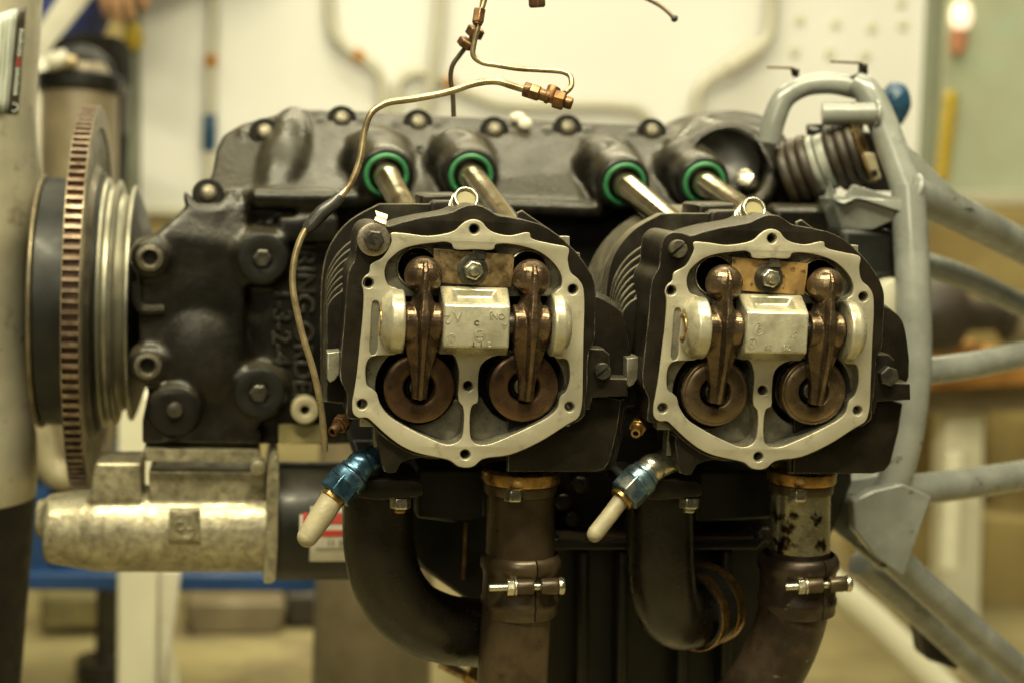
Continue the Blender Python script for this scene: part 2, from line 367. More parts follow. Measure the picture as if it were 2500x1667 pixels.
# ------------------------------------------------------------------ small hardware
def hexp(c, axis, af, h, dome=.12, up=(0, 0, 1)):
    """hexagon head standing on c along axis"""
    r = af / math.sqrt(3); x, y, a = frame(axis, up); c = Vector(c)
    v, f = [], []
    for s, k in ((0, r), (h * (1 - dome), r), (h, r * .86)):
        for i in range(6): t = i * PI / 3; v.append(c + a * s + (x * math.cos(t) + y * math.sin(t)) * k)
    for j in range(2):
        for i in range(6): f.append((j * 6 + i, j * 6 + (i + 1) % 6, (j + 1) * 6 + (i + 1) % 6, (j + 1) * 6 + i))
    f += [tuple(range(6))[::-1], tuple(range(12, 18))]
    return v, f
def slotted(name, c, axis, r, h, mat, parent, rot):
    """round screw head with a cut slot"""
    x, y, a = frame(axis); c = Vector(c); d = x * math.cos(rot) + y * math.sin(rot); e = a.cross(d)
    w = r * .16; halves = []
    for s in (1, -1):
        n = 20; arc = []
        t0 = math.asin(w / r)
        for k in range(n + 1):
            t = t0 + (PI - 2 * t0) * k / n; arc.append((r * math.cos(t), s * r * math.sin(t)))
        v, f = [], []
        for hh, kk in ((0, 1), (h * .8, 1), (h, .88)):
            for u, q in arc: v.append(c + a * hh + d * u * kk + e * (s * w + (q - s * w) * kk))
        m = n + 1
        for j in range(2):
            for i in range(m): f.append((j * m + i, j * m + (i + 1) % m, (j + 1) * m + (i + 1) % m, (j + 1) * m + i))
        f += [tuple(range(m)), tuple(range(2 * m, 3 * m))]
        halves.append((v, f))
    base = lathe([(-.0005, r * .97), (h * .35, r * .97)], c, a, 28)
    return add(name, join(*halves, base), mat, parent, 40)
# ------------------------------------------------------------------ the engine
engine = empty('aircraft_engine', (0.05, 0.30, -0.45), 'dark flat-four aircraft engine with two opened rocker boxes, bolted to a grey tube frame', 'engine')
T = 0.185                                        # distance between the two cylinders

OUT = [(262, 300), (275, 245), (310, 212), (353, 205), (400, 215), (432, 224), (500, 205), (600, 181), (700, 165), (770, 150), (805, 133), (850, 115), (890, 110), (930, 118), (970, 141), (1010, 164),
       (1070, 175), (1150, 190), (1240, 215), (1320, 260), (1390, 320), (1440, 372), (1490, 440), (1525, 510), (1536, 560), (1534, 700), (1530, 830), (1500, 900), (1490, 1100), (1478, 1150), (1478, 1225), (1440, 1262),
       (1380, 1285), (1240, 1372), (1080, 1442), (935, 1464), (890, 1500), (850, 1509), (800, 1502), (758, 1472), (690, 1455), (560, 1436), (470, 1390), (390, 1330), (345, 1280), (300, 1248), (215, 1244), (214, 1120),
       (178, 1040), (181, 900), (195, 750), (205, 620), (212, 510), (226, 452), (254, 400), (258, 350)]
GAS = [(445, 262), (520, 262), (640, 276), (780, 250), (822, 214), (852, 195), (890, 188), (930, 203), (962, 240), (1000, 260), (1080, 274), (1180, 258), (1192, 288), (1300, 318), (1390, 342), (1386, 400), (1402, 470), (1442, 506), (1466, 545),
       (1474, 620), (1470, 800), (1466, 1000), (1460, 1180), (1440, 1240), (1380, 1277), (1240, 1365), (1080, 1435), (932, 1459), (888, 1495), (850, 1504), (802, 1496), (760, 1466), (690, 1449), (580, 1424), (500, 1388), (425, 1333), (355, 1270), (318, 1240),
       (275, 1240), (246, 1218), (240, 1160), (250, 1100), (265, 1000), (280, 850), (295, 700), (299, 572), (290, 530), (302, 496), (330, 470), (338, 428), (400, 392), (432, 345), (450, 300)]
OPEN = [(411, 475), (424, 420), (460, 380), (510, 346), (580, 325), (680, 312), (740, 308), (768, 320), (782, 345), (890, 347), (992, 346), (1000, 325), (1030, 317), (1100, 322), (1180, 340), (1250, 370), (1310, 420), (1345, 470),
        (1357, 515), (1350, 550), (1322, 572), (1297, 610), (1297, 890), (1330, 925), (1380, 930), (1396, 990), (1393, 1050), (1375, 1100), (1345, 1132), (1330, 1190), (1288, 1232), (1180, 1290), (1060, 1345), (960, 1382), (902, 1380),
        (876, 1360), (866, 1325), (868, 1205), (880, 1172), (905, 1158), (908, 1085), (915, 985), (937, 945), (985, 915), (1050, 895), (1050, 770), (750, 770), (752, 885), (785, 915), (801, 960), (808, 1000), (806, 1150), (829, 1182),
        (828, 1325), (815, 1355), (790, 1374), (740, 1382), (640, 1345), (520, 1285), (430, 1226), (385, 1160), (371, 1112), (350, 1090), (320, 1070), (310, 1010), (318, 945), (343, 916), (400, 908), (470, 903), (499, 880), (504, 610), (485, 560), (432, 538)]
HOLES = [(888, 240), (325, 525), (1413, 560), (292, 1168), (1395, 1182), (840, 1435), (856, 1070)]
AX_Y = -0.003
AX_Z = c6(800, 735, AX_Y).z
U = 0.0001125                                    # metres per tracing unit near the rocker faces

def c6c(pts, Y=0.0, n=4, smooth=True): return pcont(pts, Y, n, c6, smooth)

def rocker_mesh(mat, shear):
    mm = .001
    parts = [sphere((0, 0.001, .0275), .0116, 28)]
    parts.append(lathe(cylp(.0116, -.0110, .0110, .0012), (0, 0, 0), (1, 0, 0), 36))
    secs = [(38.6, .6, 0, .5, -1, .4, -2, 4), (36, 1.5, -2, 1.2, -5, .8, -8.2, 6), (31, 4, -4, 1.9, -9, 1.0, -12.4, 6), (26, 4.6, -3, 2.4, -9, 1.2, -13.2, 6), (20, 5.0, -2, 2.6, -8, 1.3, -13.6, 6), (14, 5.8, -2, 2.8, -8.5, 1.5, -14.6, 6), (9.5, 8.0, -4, 3.2, -10, 1.9, -16, 6), (5, 10.4, -6.5, 3.6, -11.2, 2.4, -17, 6), (-1, 10.7, -7, 3.6, -11.2, 2.4, -17.4, 6),
            (-8, 10.6, -5, 3.0, -10, 1.7, -16.8, 6), (-16, 9.6, -2.5, 2.6, -8, 1.3, -14.6, 5), (-25, 7.2, -1, 2.3, -6, 1.1, -12, 5), (-36, 5.0, 0, 2.0, -4.2, 1.1, -8.2, 6), (-46.5, 4.4, 1, 1.9, -2.2, 1.1, -4.4, 7)]
    v, f = [], []
    for z, w, ye, xs, ys, xr, yr, yb in secs:
        v += [Vector(q) * mm for q in ((-w, yb, z), (-w, ye, z), (-xs, ys, z), (-xr, yr, z), (xr, yr, z), (xs, ys, z), (w, ye, z), (w, yb, z))]
    for i in range(len(secs) - 1):
        for k in range(8): l = (k + 1) % 8; f.append((i * 8 + k, i * 8 + l, i * 8 + 8 + l, i * 8 + 8 + k))
    f += [tuple(range(8)), tuple(range(len(v) - 8, len(v)))]
    parts.append((v, f))
    vf = join(*parts)
    vf = ([Vector((p[0] + (shear * p[2] if p[2] < 0 else shear * .4 * p[2]), p[1], p[2])) for p in vf[0]], vf[1])
    o = fuse(vf, .00040, mat, 'rocker_arm', None, 3, .5)
    me = o.data; loc = WL[o.name].copy(); bpy.data.objects.remove(o)
    return me, loc

def fin_outline(pts, Y): return pcont(pts, Y, 4)

def make_head(dx, kind):
    left = kind == 0
    D = Vector((dx, 0, 0))
    def mv(vf): return [Vector(p) + D for p in vf[0]], vf[1]
    hd = add('cylinder_head', mv(prism([c6c(OUT), inset(c6c(GAS), .0020)], .0014, .050, .0005)), M_['black'], engine, 30)
    hd['label'] = 'cylinder head with red-brown valve springs and a washer clip on its ear' if left else 'cylinder head with olive valve springs and a slotted screw on its ear'
    S = lambda nm, vf, mat, ang=35, bevel=0: add(nm, mv(vf), mat, hd, ang, bevel)
    holes = [circ(c6(x, y).x, c6(x, y).z, .0033) for x, y in HOLES]
    holes2 = [circ(c6(x, y).x, c6(x, y).z, .0026) for x, y in HOLES]
    S('rocker_box_wall', prism([inset(c6c(GAS), .0015), c6c(OPEN)] + holes2, .0016, .0462), M_['cast'], 40)
    slotl = c6c([(345, 640), (352, 622), (370, 620), (384, 640), (378, 760), (366, 900), (338, 905), (338, 760)])
    S('gasket_face', prism([c6c(GAS), c6c(OPEN), slotl] + holes, 0.0, .0022, .0005), M_['face'], 40)
    S('groove_floor', prism([inset(slotl, -.0008)], .0011, .004), M_['cast'])
    S('rocker_box_floor', prism([c6c(GAS, 0.0, 2)], .0462, .0505), M_['cast'])
    # shallow ledges round the push-rod openings and beside the springs
    bl = [c6(588, 445, .008), c6(1178, 462, .008)]
    S('upper_ledge', prism([c6c([(370, 280), (1400, 280), (1400, 600), (370, 600)], .008, 1, False)] + [circ(b.x, b.z, .0122, 40) for b in bl], .0105, .020, .0006), M_['cast'], 40)
    for b in bl:
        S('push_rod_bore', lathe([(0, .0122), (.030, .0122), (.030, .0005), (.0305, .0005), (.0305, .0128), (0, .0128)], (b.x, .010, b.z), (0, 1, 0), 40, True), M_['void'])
        S('bore_rim', torus((b.x, .0100, b.z), (0, 1, 0), .0121, .00055, 48, 8), M_['zinc'])
    rl = [c6(597, 1085, .003), c6(1154, 1080, .003)]
    for i, c in enumerate(rl):
        R = .0262; arc = [(c.x + R * math.cos(t), c.z + R * math.sin(t)) for t in [math.radians(q) for q in (range(100, 251, 10) if i == 0 else range(80, -71, -10))]]
        e = c6(290 if i == 0 else 1420, 1000, .003).x
        S('side_ledge', prism([arc + [(e, arc[-1][1]), (e, arc[0][1])]], .009, .020, .0006), M_['cast'], 40)
    for i, c in enumerate(rl):
        R = .0248; zb_ = c6(600, 1430, .02).z; xl, xr = (c6(360, 1100, .02).x, c6(845, 1100, .02).x) if i == 0 else (c6(850, 1100, .02).x, c6(1390, 1100, .02).x)
        arc = [(c.x + R * math.cos(math.radians(q)), c.z + R * math.sin(math.radians(q))) for q in range(200, 341, 7)]
        S('lower_ledge', prism([[(xl, arc[0][1])] + arc + [(xr, arc[-1][1]), (xr, zb_), (xl, zb_)]], .019, .030, .0008), M_['cast'], 40)
    # valves, springs, retainers
    rm = M_['rust'] if left else M_['bronze']
    for c in rl:
        sp = S('valve_spring', tube([(c.x + .0185 * math.cos(t * PI / 8), .010 + t * .0355 / 72, c.z + .0185 * math.sin(t * PI / 8)) for t in range(73)], .0023, 8, 1), M_['spring'])
        pr = [(.0018, .0096), (.0004, .0100), (0, .0108), (0, .0170), (.0002, .0180), (.0002, .0196), (.0012, .0212), (.0040, .0214), (.0052, .0205), (.0052, .0155), (.0095, .0150), (.0095, .0085)] if left else \
             [(.0018, .0096), (.0004, .0100), (0, .0108), (0, .0186), (.0002, .0188), (.0001, .0192), (.0002, .0204), (.0010, .0212), (.0036, .0213), (.0042, .0202), (.0062, .0202), (.0066, .0192), (.0120, .0190), (.0120, .0085)]
        S('spring_retainer', lathe(pr, (c.x, .004, c.z), (0, 1, 0), 64, True), rm, 50)
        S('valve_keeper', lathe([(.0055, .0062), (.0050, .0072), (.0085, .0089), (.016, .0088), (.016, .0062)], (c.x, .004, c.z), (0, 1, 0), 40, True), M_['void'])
        S('valve_stem', lathe(cylp(.0055, .0035, .030, .0008), (c.x, .004, c.z), (0, 1, 0), 32), M_['oldbolt'])
    # rocker shaft bosses
    def hub(xa, xb, prof, nm='rocker_shaft_boss'):
        a = c6(xa, 735, AX_Y).x; b = c6(xb, 735, AX_Y).x
        return S(nm, lathe([(a + (b - a) * t, r) for t, r in prof], (0, AX_Y, AX_Z), (1, 0, 0), 44, True), M_['boss'], 24, .0010)
    hub(388, 510, [(0, .0088), (0, .0115), (.22, .0158), (.45, .0186), (.93, .0190), (1, .0180), (1, .0088)])
    hub(1287, 1386, [(0, .0088), (0, .0182), (.10, .0192), (.6, .0186), (.85, .0165), (1, .0135), (1, .0088)])
    xa = c6(388, 735, AX_Y).x; xb = c6(1386, 735, AX_Y).x
    S('bushing', lathe(ringp(.0066, .0089, xa - .0006, xa + .006, .0004), (0, AX_Y, AX_Z), (1, 0, 0), 40, True), M_['brass'])
    S('rocker_shaft', lathe([(xa + .004, .0068), (xb - .002, .0068)], (0, AX_Y, AX_Z), (1, 0, 0), 32), M_['darkbolt'])
    # centre block with its cast pocket
    YF = -.0165
    x0 = c6(715, 760, YF).x; x1 = c6(1087, 760, YF).x
    zt = c6(900, 548, .002).z; zr = c6(900, 648, YF).z; zb = c6(900, 866, YF).z; zq = c6(900, 905, -.004).z
    pf = [(.004, zt), (.001, zt), (YF + .0008, zr + .0006), (YF, zr - .001), (YF, zb), (-.004, zq), (.006, zq)]
    v = []; f = []
    for x, k in ((x0, 1), (x1, -1)): v += [Vector((x + k * (.0012 if abs(y - YF) < .001 else 0), y, z)) for y, z in pf]
    n = len(pf)
    for i in range(n):
        j = (i + 1) % n
        if i == 1: continue
        f.append((i, j, n + j, n + i))
    f += [tuple(range(n)), tuple(range(n, 2 * n))]
    A, B_, C_, D_ = v[1], v[n + 1], v[n + 2], v[2]
    q = lambda s, t: A + (B_ - A) * s + (D_ - A) * t + (C_ - B_ - D_ + A) * s * t
    nrm = (B_ - A).cross(D_ - A).normalized()
    if nrm.y > 0: nrm = -nrm
    a0 = len(v); ss = ((.19, .10), (.82, .10), (.84, .80), (.17, .80))
    v += [q(*s) for s in ss]; v += [q(s[0] * .84 + .08, s[1] * .6 + .2) - nrm * .0042 for s in ss]
    f += [(1, n + 1, a0 + 1, a0), (n + 1, n + 2, a0 + 2, a0 + 1), (n + 2, 2, a0 + 3, a0 + 2), (2, 1, a0, a0 + 3)]
    for k in range(4): l = (k + 1) % 4; f.append((a0 + k, a0 + l, a0 + 4 + l, a0 + 4 + k))
    f.append((a0 + 4, a0 + 5, a0 + 6, a0 + 7))
    S('rocker_support_block', (v, f), M_['boss'], 30, .0011)
    # cast and stamped marks on the block
    def mark(s, x, y, size, flip=False, mat='boss'):
        p = c6(x, y, YF) + D; p.y = YF
        k = -1 if flip else 1
        text('stamped_mark', s, size, p, (k, 0, 0), (0, 0, k), M_[mat], hd, .00022, bev=.00006)
    def circle_mark(x, y, r):
        p = c6(x, y, YF); S('stamped_ring', torus((p.x, YF, p.z), (0, 1, 0), r * U, .00022, 28, 6), M_['boss'])
    if left:
        mark('2', 745, 715, .0075, True); mark('V', 800, 708, .0085); mark('C', 900, 738, .0042, mat='darkbolt'); mark('ONJ', 1010, 700, .0050, True)
        mark('A', 1047, 752, .0052, True); mark('a', 765, 826, .0042); mark('L12', 917, 800, .0035); mark('T', 884, 850, .0040, True, 'darkbolt'); mark('1', 925, 850, .0040, True, 'darkbolt'); mark('2', 968, 850, .0042, True)
        for r in (15, 22, 29): circle_mark(765, 826, r)
        for r in (24, 31): circle_mark(917, 803, r)
    else:
        mark('F', 795, 735, .0062); circle_mark(795, 735, 32); mark('N', 760, 815, .0042)
        for r in (17, 24, 30): circle_mark(760, 815, r)
        mark('89', 852, 832, .0052, True); mark('21', 955, 835, .0052, True); mark('51', 990, 762, .0052, True)
    # keeper plate, lock washer, nut
    YP = .0035
    S('keeper_plate', prism([pcont([(672, 342), (1102, 376), (1098, 440), (1085, 552), (690, 524), (690, 450), (672, 420)], YP, 1, c6, False)], YP, YP + .0022, .0004), M_['plate'] if left else M_['plate2'], 40)
    p = c6(878, 455, YP)
    S('lock_washer', lathe(ringp(.0045, .0092, -.0012, -.0002, .0003), (p.x, YP, p.z), (0, 1, 0), 40, True), M_['darkbolt'])
    tb = [(882, 350), (950, 358), (946, 400), (880, 395)]
    S('lock_tab', prism([pcont(tb, YP - .002, 1, c6, False)], YP - .0018, YP - .0006, .0003), M_['darkbolt'] if left else M_['oldbolt'])
    S('nut', hexp((p.x, YP - .001, p.z), (0, -1, 0), .0105, .0060, up=(.26, 0, 1)), M_['zinc'], 25, .0004)
    S('stud_end', lathe(cylp(.0030, -.011, 0, .0008), (p.x, YP, p.z), (0, 1, 0), 24), M_['zinc'])
    # ear fastener
    e = c6(353, 295, 0)
    if left:
        S('washer', lathe(ringp(.0050, .0098, -.0012, .0012, .0004), (e.x, 0, e.z), (0, 1, 0), 48, True), M_['washer'])
        S('bolt', join(hexp((e.x, -.0008, e.z), (0, -1, 0), .0108, .0058, up=(.1, 0, 1)), lathe([(-.0012, .006), (0, .006)], (e.x, 0, e.z), (0, 1, 0), 32)), M_['darkbolt'], 25, .0004)
        text('bolt_mark', 'M', .0062, Vector((e.x, -.0066, e.z)) + D, (.4, 0, .9), (-.9, 0, .4), M_['darkbolt'], hd, .00025)
        cp = [c6(355, 195, 0), c6(420, 250, 0), c6(425, 195, .003), c6(355, 165, .004)]
        stp = [((352, 205), (421, 238), -.0010), ((357, 190), (418, 215), -.0016), ((363, 178), (420, 200), -.0006), ((370, 168), (424, 186), .004), ((360, 140), (428, 162), .006)]
        v, f = [], []
        for (l, r, y) in stp: v += [c6(l[0], l[1], y), c6(r[0], r[1], y), c6(r[0], r[1], y) + Vector((0, .0009, 0)), c6(l[0], l[1], y) + Vector((0, .0009, 0))]
        for i in range(len(stp) - 1):
            for k in range(4): l = (k + 1) % 4; f.append((i * 4 + k, i * 4 + l, i * 4 + 4 + l, i * 4 + 4 + k))
        f += [(0, 1, 2, 3), tuple(range(len(v) - 4, len(v)))]
        S('bent_clip', (v, f), M_['clip'], 30)
    else:
        slotted('slotted_screw', Vector((e.x, .001, e.z)) + D, (0, -1, 0), .0056, .0050, M_['oldbolt'], hd, math.radians(-40) if False else math.radians(220))
    # right-hand lug and its screw
    def pp(pts, Y, n=3, sm=True): return pcont(pts, Y, n, P, sm)
    S('bracket_lug', prism([pp([(1420, 850), (1475, 852), (1490, 866), (1493, 924), (1532, 925), (1534, 967), (1447, 971), (1440, 1000), (1420, 1000)], .006, 1, False)], .007, .048, .0012), M_['black'], 30)
    s = P(1470, 905, .006)
    if left: slotted('slotted_screw', Vector((s.x, .0075, s.z)) + D, (0, -1, 0), .0052, .0045, M_['darkbolt'], hd, math.radians(220))
    else: S('bolt', hexp((s.x, .0075, s.z), (0, -1, 0), .0115, .0060, up=(.3, 0, 1)), M_['darkbolt'], 25, .0005)
    # lower left corner of the casting with its number
    S('casting_corner', prism([c6c([(375, 1322), (384, 1420), (408, 1525), (470, 1532), (500, 1480), (600, 1452), (700, 1462), (760, 1400), (640, 1380), (480, 1310)], .004, 2)], .0045, .050, .001), M_['black'], 30)
    pt = c6(445, 1378, .004) + D; pt.y = .0045
    text('casting_number', '2' if left else '4', .0058, pt, (1, 0, 0), (0, 0, 1), M_['hub'], hd, .0004)
    for (x, y, s_) in ((480, 1440, 'E'), (565, 1410, 'o'), (520, 1455, 'W')):
        pt = c6(x, y, .004) + D; pt.y = .0045; text('casting_number', s_, .0042, pt, (1, 0, 0), (0, 0, 1), M_['hub'], hd, .0003)
    # cooling fins: domed stack behind the rocker box
    f1 = [(850, 703), (818, 722), (800, 748), (797, 800), (797, 980), (1000, 1000), (1440, 1000), (1440, 780), (1380, 720), (1100, 703)]
    f7 = [(905, 560), (838, 604), (803, 655), (791, 715), (788, 980), (1000, 1010), (1440, 1010), (1440, 740), (1370, 640), (1100, 560)]
    f8 = [(925, 502), (855, 542), (812, 592), (789, 655), (783, 980), (1000, 1012), (1440, 1012), (1440, 730), (1360, 600), (1100, 502)]
    def finc(pts, Y):
        q = [P(a, b, Y) for a, b in pts]; return xz(catmull(q[:5], 6, False)) + xz(q[5:])
    for k in range(7):
        t = k / 6; pts = [(a[0] + (b[0] - a[0]) * t, a[1] + (b[1] - a[1]) * t) for a, b in zip(f1, f7)]
        Y = .034 + k * .0052
        S('cooling_fin', prism([finc(pts, Y)], Y, Y + .0024, .0007), M_['fin'], 40)
    core = [(930, 620), (860, 660), (830, 720), (825, 980), (1000, 990), (1420, 990), (1420, 620)]
    S('head_core', prism([pp(core, .03, 1, False)], .036, .13), M_['black'])
    for k in range(3):
        Y = .074 + k * .0075
        S('cooling_fin', prism([finc([(x, y - 4) for x, y in f8], Y)], Y, Y + .0017, .0005), M_['fin'], 40)
    # barrel fins
    cc = Vector((0, 0, c6(800, 760, 0).z))
    for k in range(16):
        Y = .098 + k * .0075
        S('barrel_fin', lathe(ringp(.056, .0715, Y, Y + .0015, .0005), (0, 0, cc.z), (0, 1, 0), 56, True), M_['fin'], 40)
    S('cylinder_barrel', lathe([(.09, .058), (.24, .058)], (0, 0, cc.z), (0, 1, 0), 48), M_['black'])
    # fins on the rear side and the lower plates round the exhaust port
    for k in range(5):
        Y = .024 + k * .0052; d = -k * 3
        S('side_fin', prism([pp([(1380, 715 + d), (1450, 722 + d), (1492, 742 + d), (1514, 760 + d), (1527, 790 + d), (1530, 935), (1400, 935)], Y, 4)], Y, Y + (.0040 if k == 0 else .002), .0007), M_['black'], 30)
    for k in range(4):
        Y = .016 + k * .0060; d = k * 5
        S('port_plate', prism([pp([(1238, 1000), (1240, 1151), (1445 + d, 1151), (1474 + d, 1145), (1489 + d, 1126), (1508 + d, 1045), (1518 + d, 975), (1400, 950)], Y, 1, False)], Y, Y + (.005 if k == 0 else .0025), .0008), M_['black'], 30)
    S('port_core', prism([pp([(1000, 900), (1000, 1120), (1480, 1120), (1500, 900)], .03, 1, False)], .041, .12), M_['black'])
    # bright machined pad in front of the fins
    S('machined_pad', prism([pp([(799, 861), (829, 858), (829, 912), (818, 928), (806, 934), (799, 925)], .014, 1, False)], .014, .030, .0008), M_['cast'], 30)
    # box-shaped fin block and capped plug on top
    S('top_fin_block', prism([pp([(1028, 478), (1036, 474), (1120, 474), (1128, 540), (1020, 545)], .085, 2, False)], .085, .125, .003), M_['black'], 35)
    S('top_fin_block', prism([pp([(1052, 497), (1062, 490), (1118, 490), (1122, 545), (1045, 548)], .070, 2, False)], .070, .086, .002), M_['black'], 35)
    pc = P(1139, 484, .036); ax = Vector((.06, -.88, .44)).normalized()
    S('hose_stub', lathe(ringp(.0060, .0080, -.022, .0, .0006), pc, ax, 36, True), M_['zinc'], 50)
    S('stub_cap', lathe([(-.020, .0061), (-.0018, .0061)], pc, ax, 32), M_['gearbox'])
    for k in range(3): S('stub_band', torus(pc - ax * (.006 + .004 * k), ax, .0081, .0007, 36, 8), M_['zinc'])
    S('head_top_fin', prism([pp([(1262, 520), (1275, 514), (1300, 532), (1345, 562), (1385, 610), (1385, 640), (1262, 640)], .055, 1, False)], .055, .0575, .0006), M_['fin'], 35)
    return hd
ra, la = rocker_mesh(M_['rocker'], -.03 * 0 + .0); rb, lb = rocker_mesh(M_['rocker2'], .012)
heads = []
for i in (0, 1):
    hd = make_head(T * i, i); heads.append(hd)
    for j, x in enumerate((611, 1184)):
        me, lo = (ra, la) if i == 0 else (rb, lb)
        o = link('rocker_arm', me, hd, Vector((c6(x, 735, AX_Y).x + T * i, AX_Y, AX_Z)) + lo)
# ------------------------------------------------------------------ crankcase
def slab(pts, thick):
    """solid whose front face runs through (vx, vy, Y) points, thickened away from the viewer"""
    fr = [V(*p) for p in pts]; n = len(fr)
    tri = tessellate_polygon([[Vector((p[0], -p[1], 0)) for p in pts]])
    v = fr + [p + Vector((0, thick, 0)) for p in fr]
    f = [tuple(t) for t in tri] + [tuple(i + n for i in t) for t in tri]
    f += [(i, (i + 1) % n, n + (i + 1) % n, n + i) for i in range(n)]
    return v, f
def deckY(vy): return .268 + max(0.0, min(1.0, (465 - vy) / 195)) * .078
top = [(640, 262), (700, 252), (780, 254), (850, 257), (1000, 266), (1200, 275), (1400, 284), (1560, 290), (1600, 270), (1640, 258), (1690, 254), (1745, 262), (1790, 295), (1835, 350)]
bot = [(1850, 520), (1600, 500), (1350, 484), (1100, 474), (860, 466), (600, 455)]
solid = [slab([(x, y, deckY(y)) for x, y in top] + [(x, y, .268) for x, y in bot], .07)]
# cut the deck into strips so that the slope stays smooth
nose = [(326, 1022), (326, 965), (340, 900), (322, 820), (316, 700), (314, 565), (358, 538), (430, 473), (486, 408), (496, 350), (512, 312), (556, 286), (636, 264), (650, 300), (628, 380), (590, 440), (572, 470), (566, 560), (562, 700), (566, 860), (600, 1000), (600, 1022)]
solid.append(slab([(x, y, .262 + max(0, min(1, (500 - y) / 240)) * .075) for x, y in nose], .085))
solid.append(slab([(560, 440, .275), (1900, 480, .284), (1900, 1020, .284), (560, 1020, .275)], .08))
solid.append(slab([(570, 437, .268), (862, 440, .268), (884, 480, .268), (573, 476, .268)], .05))
solid.append(slab([(1110, 458, .266), (1370, 468, .266), (1400, 502, .266), (1118, 494, .266)], .05))
solid.append(slab([(640, 500, .262), (780, 500, .262), (780, 556, .262), (640, 556, .262)], .05))
solid.append(sphere(V(460, 815, .276), .040, 32, (1, .55, 1.15)))
TUBES = [((887, 403), (968, 560)), ((1081, 404), (1185, 545)), ((1434, 424), (1625, 585)), ((1617, 422), (1790, 545))]
tub = []
for a, b in TUBES:
    s = V(a[0], a[1], .252); e = V(b[0], b[1], .045); d = (e - s).normalized(); tub.append((s, e, d))
    solid.append(lathe([(-.075, .026), (-.04, .0245), (-.012, .0225), (-.002, .0210), (0, .0205)], s, d, 36))
    solid.append(sphere(s - d * .034 + Vector((-.006, .010, .006)), .024, 24))
BOLTS = [(608, 307), (478, 447), (785, 277), (960, 285), (1135, 302), (1303, 297), (1497, 305)]
bl_ = []
for x, y in BOLTS:
    Y = deckY(y) if x > 640 else .262 + max(0, min(1, (500 - y) / 240)) * .075
    c = V(x, y, Y - .001); nrm = Vector((0, -.93, .36)); bl_.append((c, nrm))
    u_ = Vector((0, .36, .93)); solid.append(tube([c + nrm * .001 + Vector((math.cos(t), 0, 0)) * .0165 + u_ * (math.sin(t) * .0165) for t in [math.radians(q) for q in range(175, 375, 15)]], .0032, 10, 2))
for x, y, r in ((345, 592, .0138), (340, 838, .0138), (402, 938, .0190), (603, 592, .0205), (595, 900, .0205)):
    c = V(x, y, .262 if x < 500 else .270); solid.append(lathe([(-.012 if x > 380 else -.006, r), (.02, r + .003)], c, (0, 1, 0), 36))
# rim of the round scoop beside the rear push rods
rim = [(1555, 372), (1600, 325), (1680, 298), (1745, 330), (1772, 395), (1750, 460), (1690, 480)]
solid.append(tube([V(x, y, .255 + (480 - y) * .00022) for x, y in rim], .0075, 12, 5))
solid.append(slab([(1600, 268, .335), (1690, 252, .335), (1750, 262, .33), (1800, 305, .31), (1835, 360, .29), (1860, 480, .27), (1790, 480, .262), (1775, 390, .262), (1740, 325, .28), (1670, 292, .31), (1600, 320, .30), (1560, 370, .28), (1540, 330, .30)], .05))
solid.append(tube([V(678, 272, .356), V(664, 320, .331), V(648, 390, .303), V(630, 480, .288)], [.012, .018, .020, .020], 16, 4))
solid.append(tube([V(578, 456, .267), V(720, 457, .267), V(862, 460, .267)], .0080, 14, 2))
solid.append(tube([V(1116, 476, .266), V(1250, 481, .266), V(1380, 486, .266)], .0075, 14, 2))
case = fuse(join(*solid), .0028, M_['case'], 'crankcase', engine, 5, .5)
CS = lambda nm, vf, mat, ang=35, bevel=0: add(nm, vf, mat, case, ang, bevel)
CS('scoop_bowl', lathe([(-.002, .0265), (.003, .0240), (.007, .0180), (.009, .0100), (.0095, .0005), (.016, .0005), (.016, .0265)], V(1665, 372, .270), (.15, 1, -.40), 48, True), M_['grimeblack'])
for c, nrm in bl_:
    CS('washer', lathe(ringp(.0060, .0118, -.004, .0024, .0008), c + nrm * .0002, nrm, 36, True), M_['void'], 50)  # black ring stands in for the shadow in the bolt recess
    CS('bolt', lathe([(-.004, .0070), (.0032, .0070), (.0050, .0058), (.0060, .0038), (.0063, .001)], c, nrm, 28), M_['oldbolt'], 50)
for x, y in ((345, 592), (340, 838)):
    c = V(x, y, .2585)
    CS('socket_bolt', lathe([(0, .0048), (-.003, .0050), (-.0062, .0056), (-.0072, .0068), (-.0064, .0096), (-.003, .0104), (.004, .0104), (.004, .0048)], c, (0, 1, 0), 36, True), M_['oldbolt'], 40)
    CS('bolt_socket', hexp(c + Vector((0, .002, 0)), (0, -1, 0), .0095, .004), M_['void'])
c = V(402, 938, .2535); CS('washer', lathe(ringp(.006, .0168, -.003, .002, .001), c, (0, 1, 0), 40, True), M_['grimeblack'], 50); CS('bolt', lathe(cylp(.0060, -.008, 0, .002), c, (0, 1, 0), 28), M_['darkbolt'])
for x, y in ((603, 592), (595, 900)):
    c = V(x, y, .2585); CS('washer', lathe(ringp(.006, .0185, -.003, .002, .001), c, (0, 1, 0), 40, True), M_['grimeblack'], 50)
    CS('nut', hexp(c, (0, -1, 0), .0125, .008), M_['darkbolt'], 25, .0008)
c = V(700, 940, .266); CS('washer', lathe(ringp(.0035, .0105, -.005, .02, .001), c, (0, 1, 0), 36, True), M_['hose'], 50)
text('cast_lettering', 'FIRING ORDER', .0205, V(697, 735, .2755), (0, 0, -1), (1, 0, 0), M_['letter'], case, .0016, bev=.0005)
text('cast_lettering', '1-3-2-4', .0200, V(645, 750, .2745), (0, 0, -1), (1, 0, 0), M_['letter'], case, .0016, bev=.0005)
text('cast_lettering', '3', .016, V(966, 352, deckY(352) - .0030), (1, 0, 0), (0, .35, .93), M_['case'], case, .0012, bev=.0004)
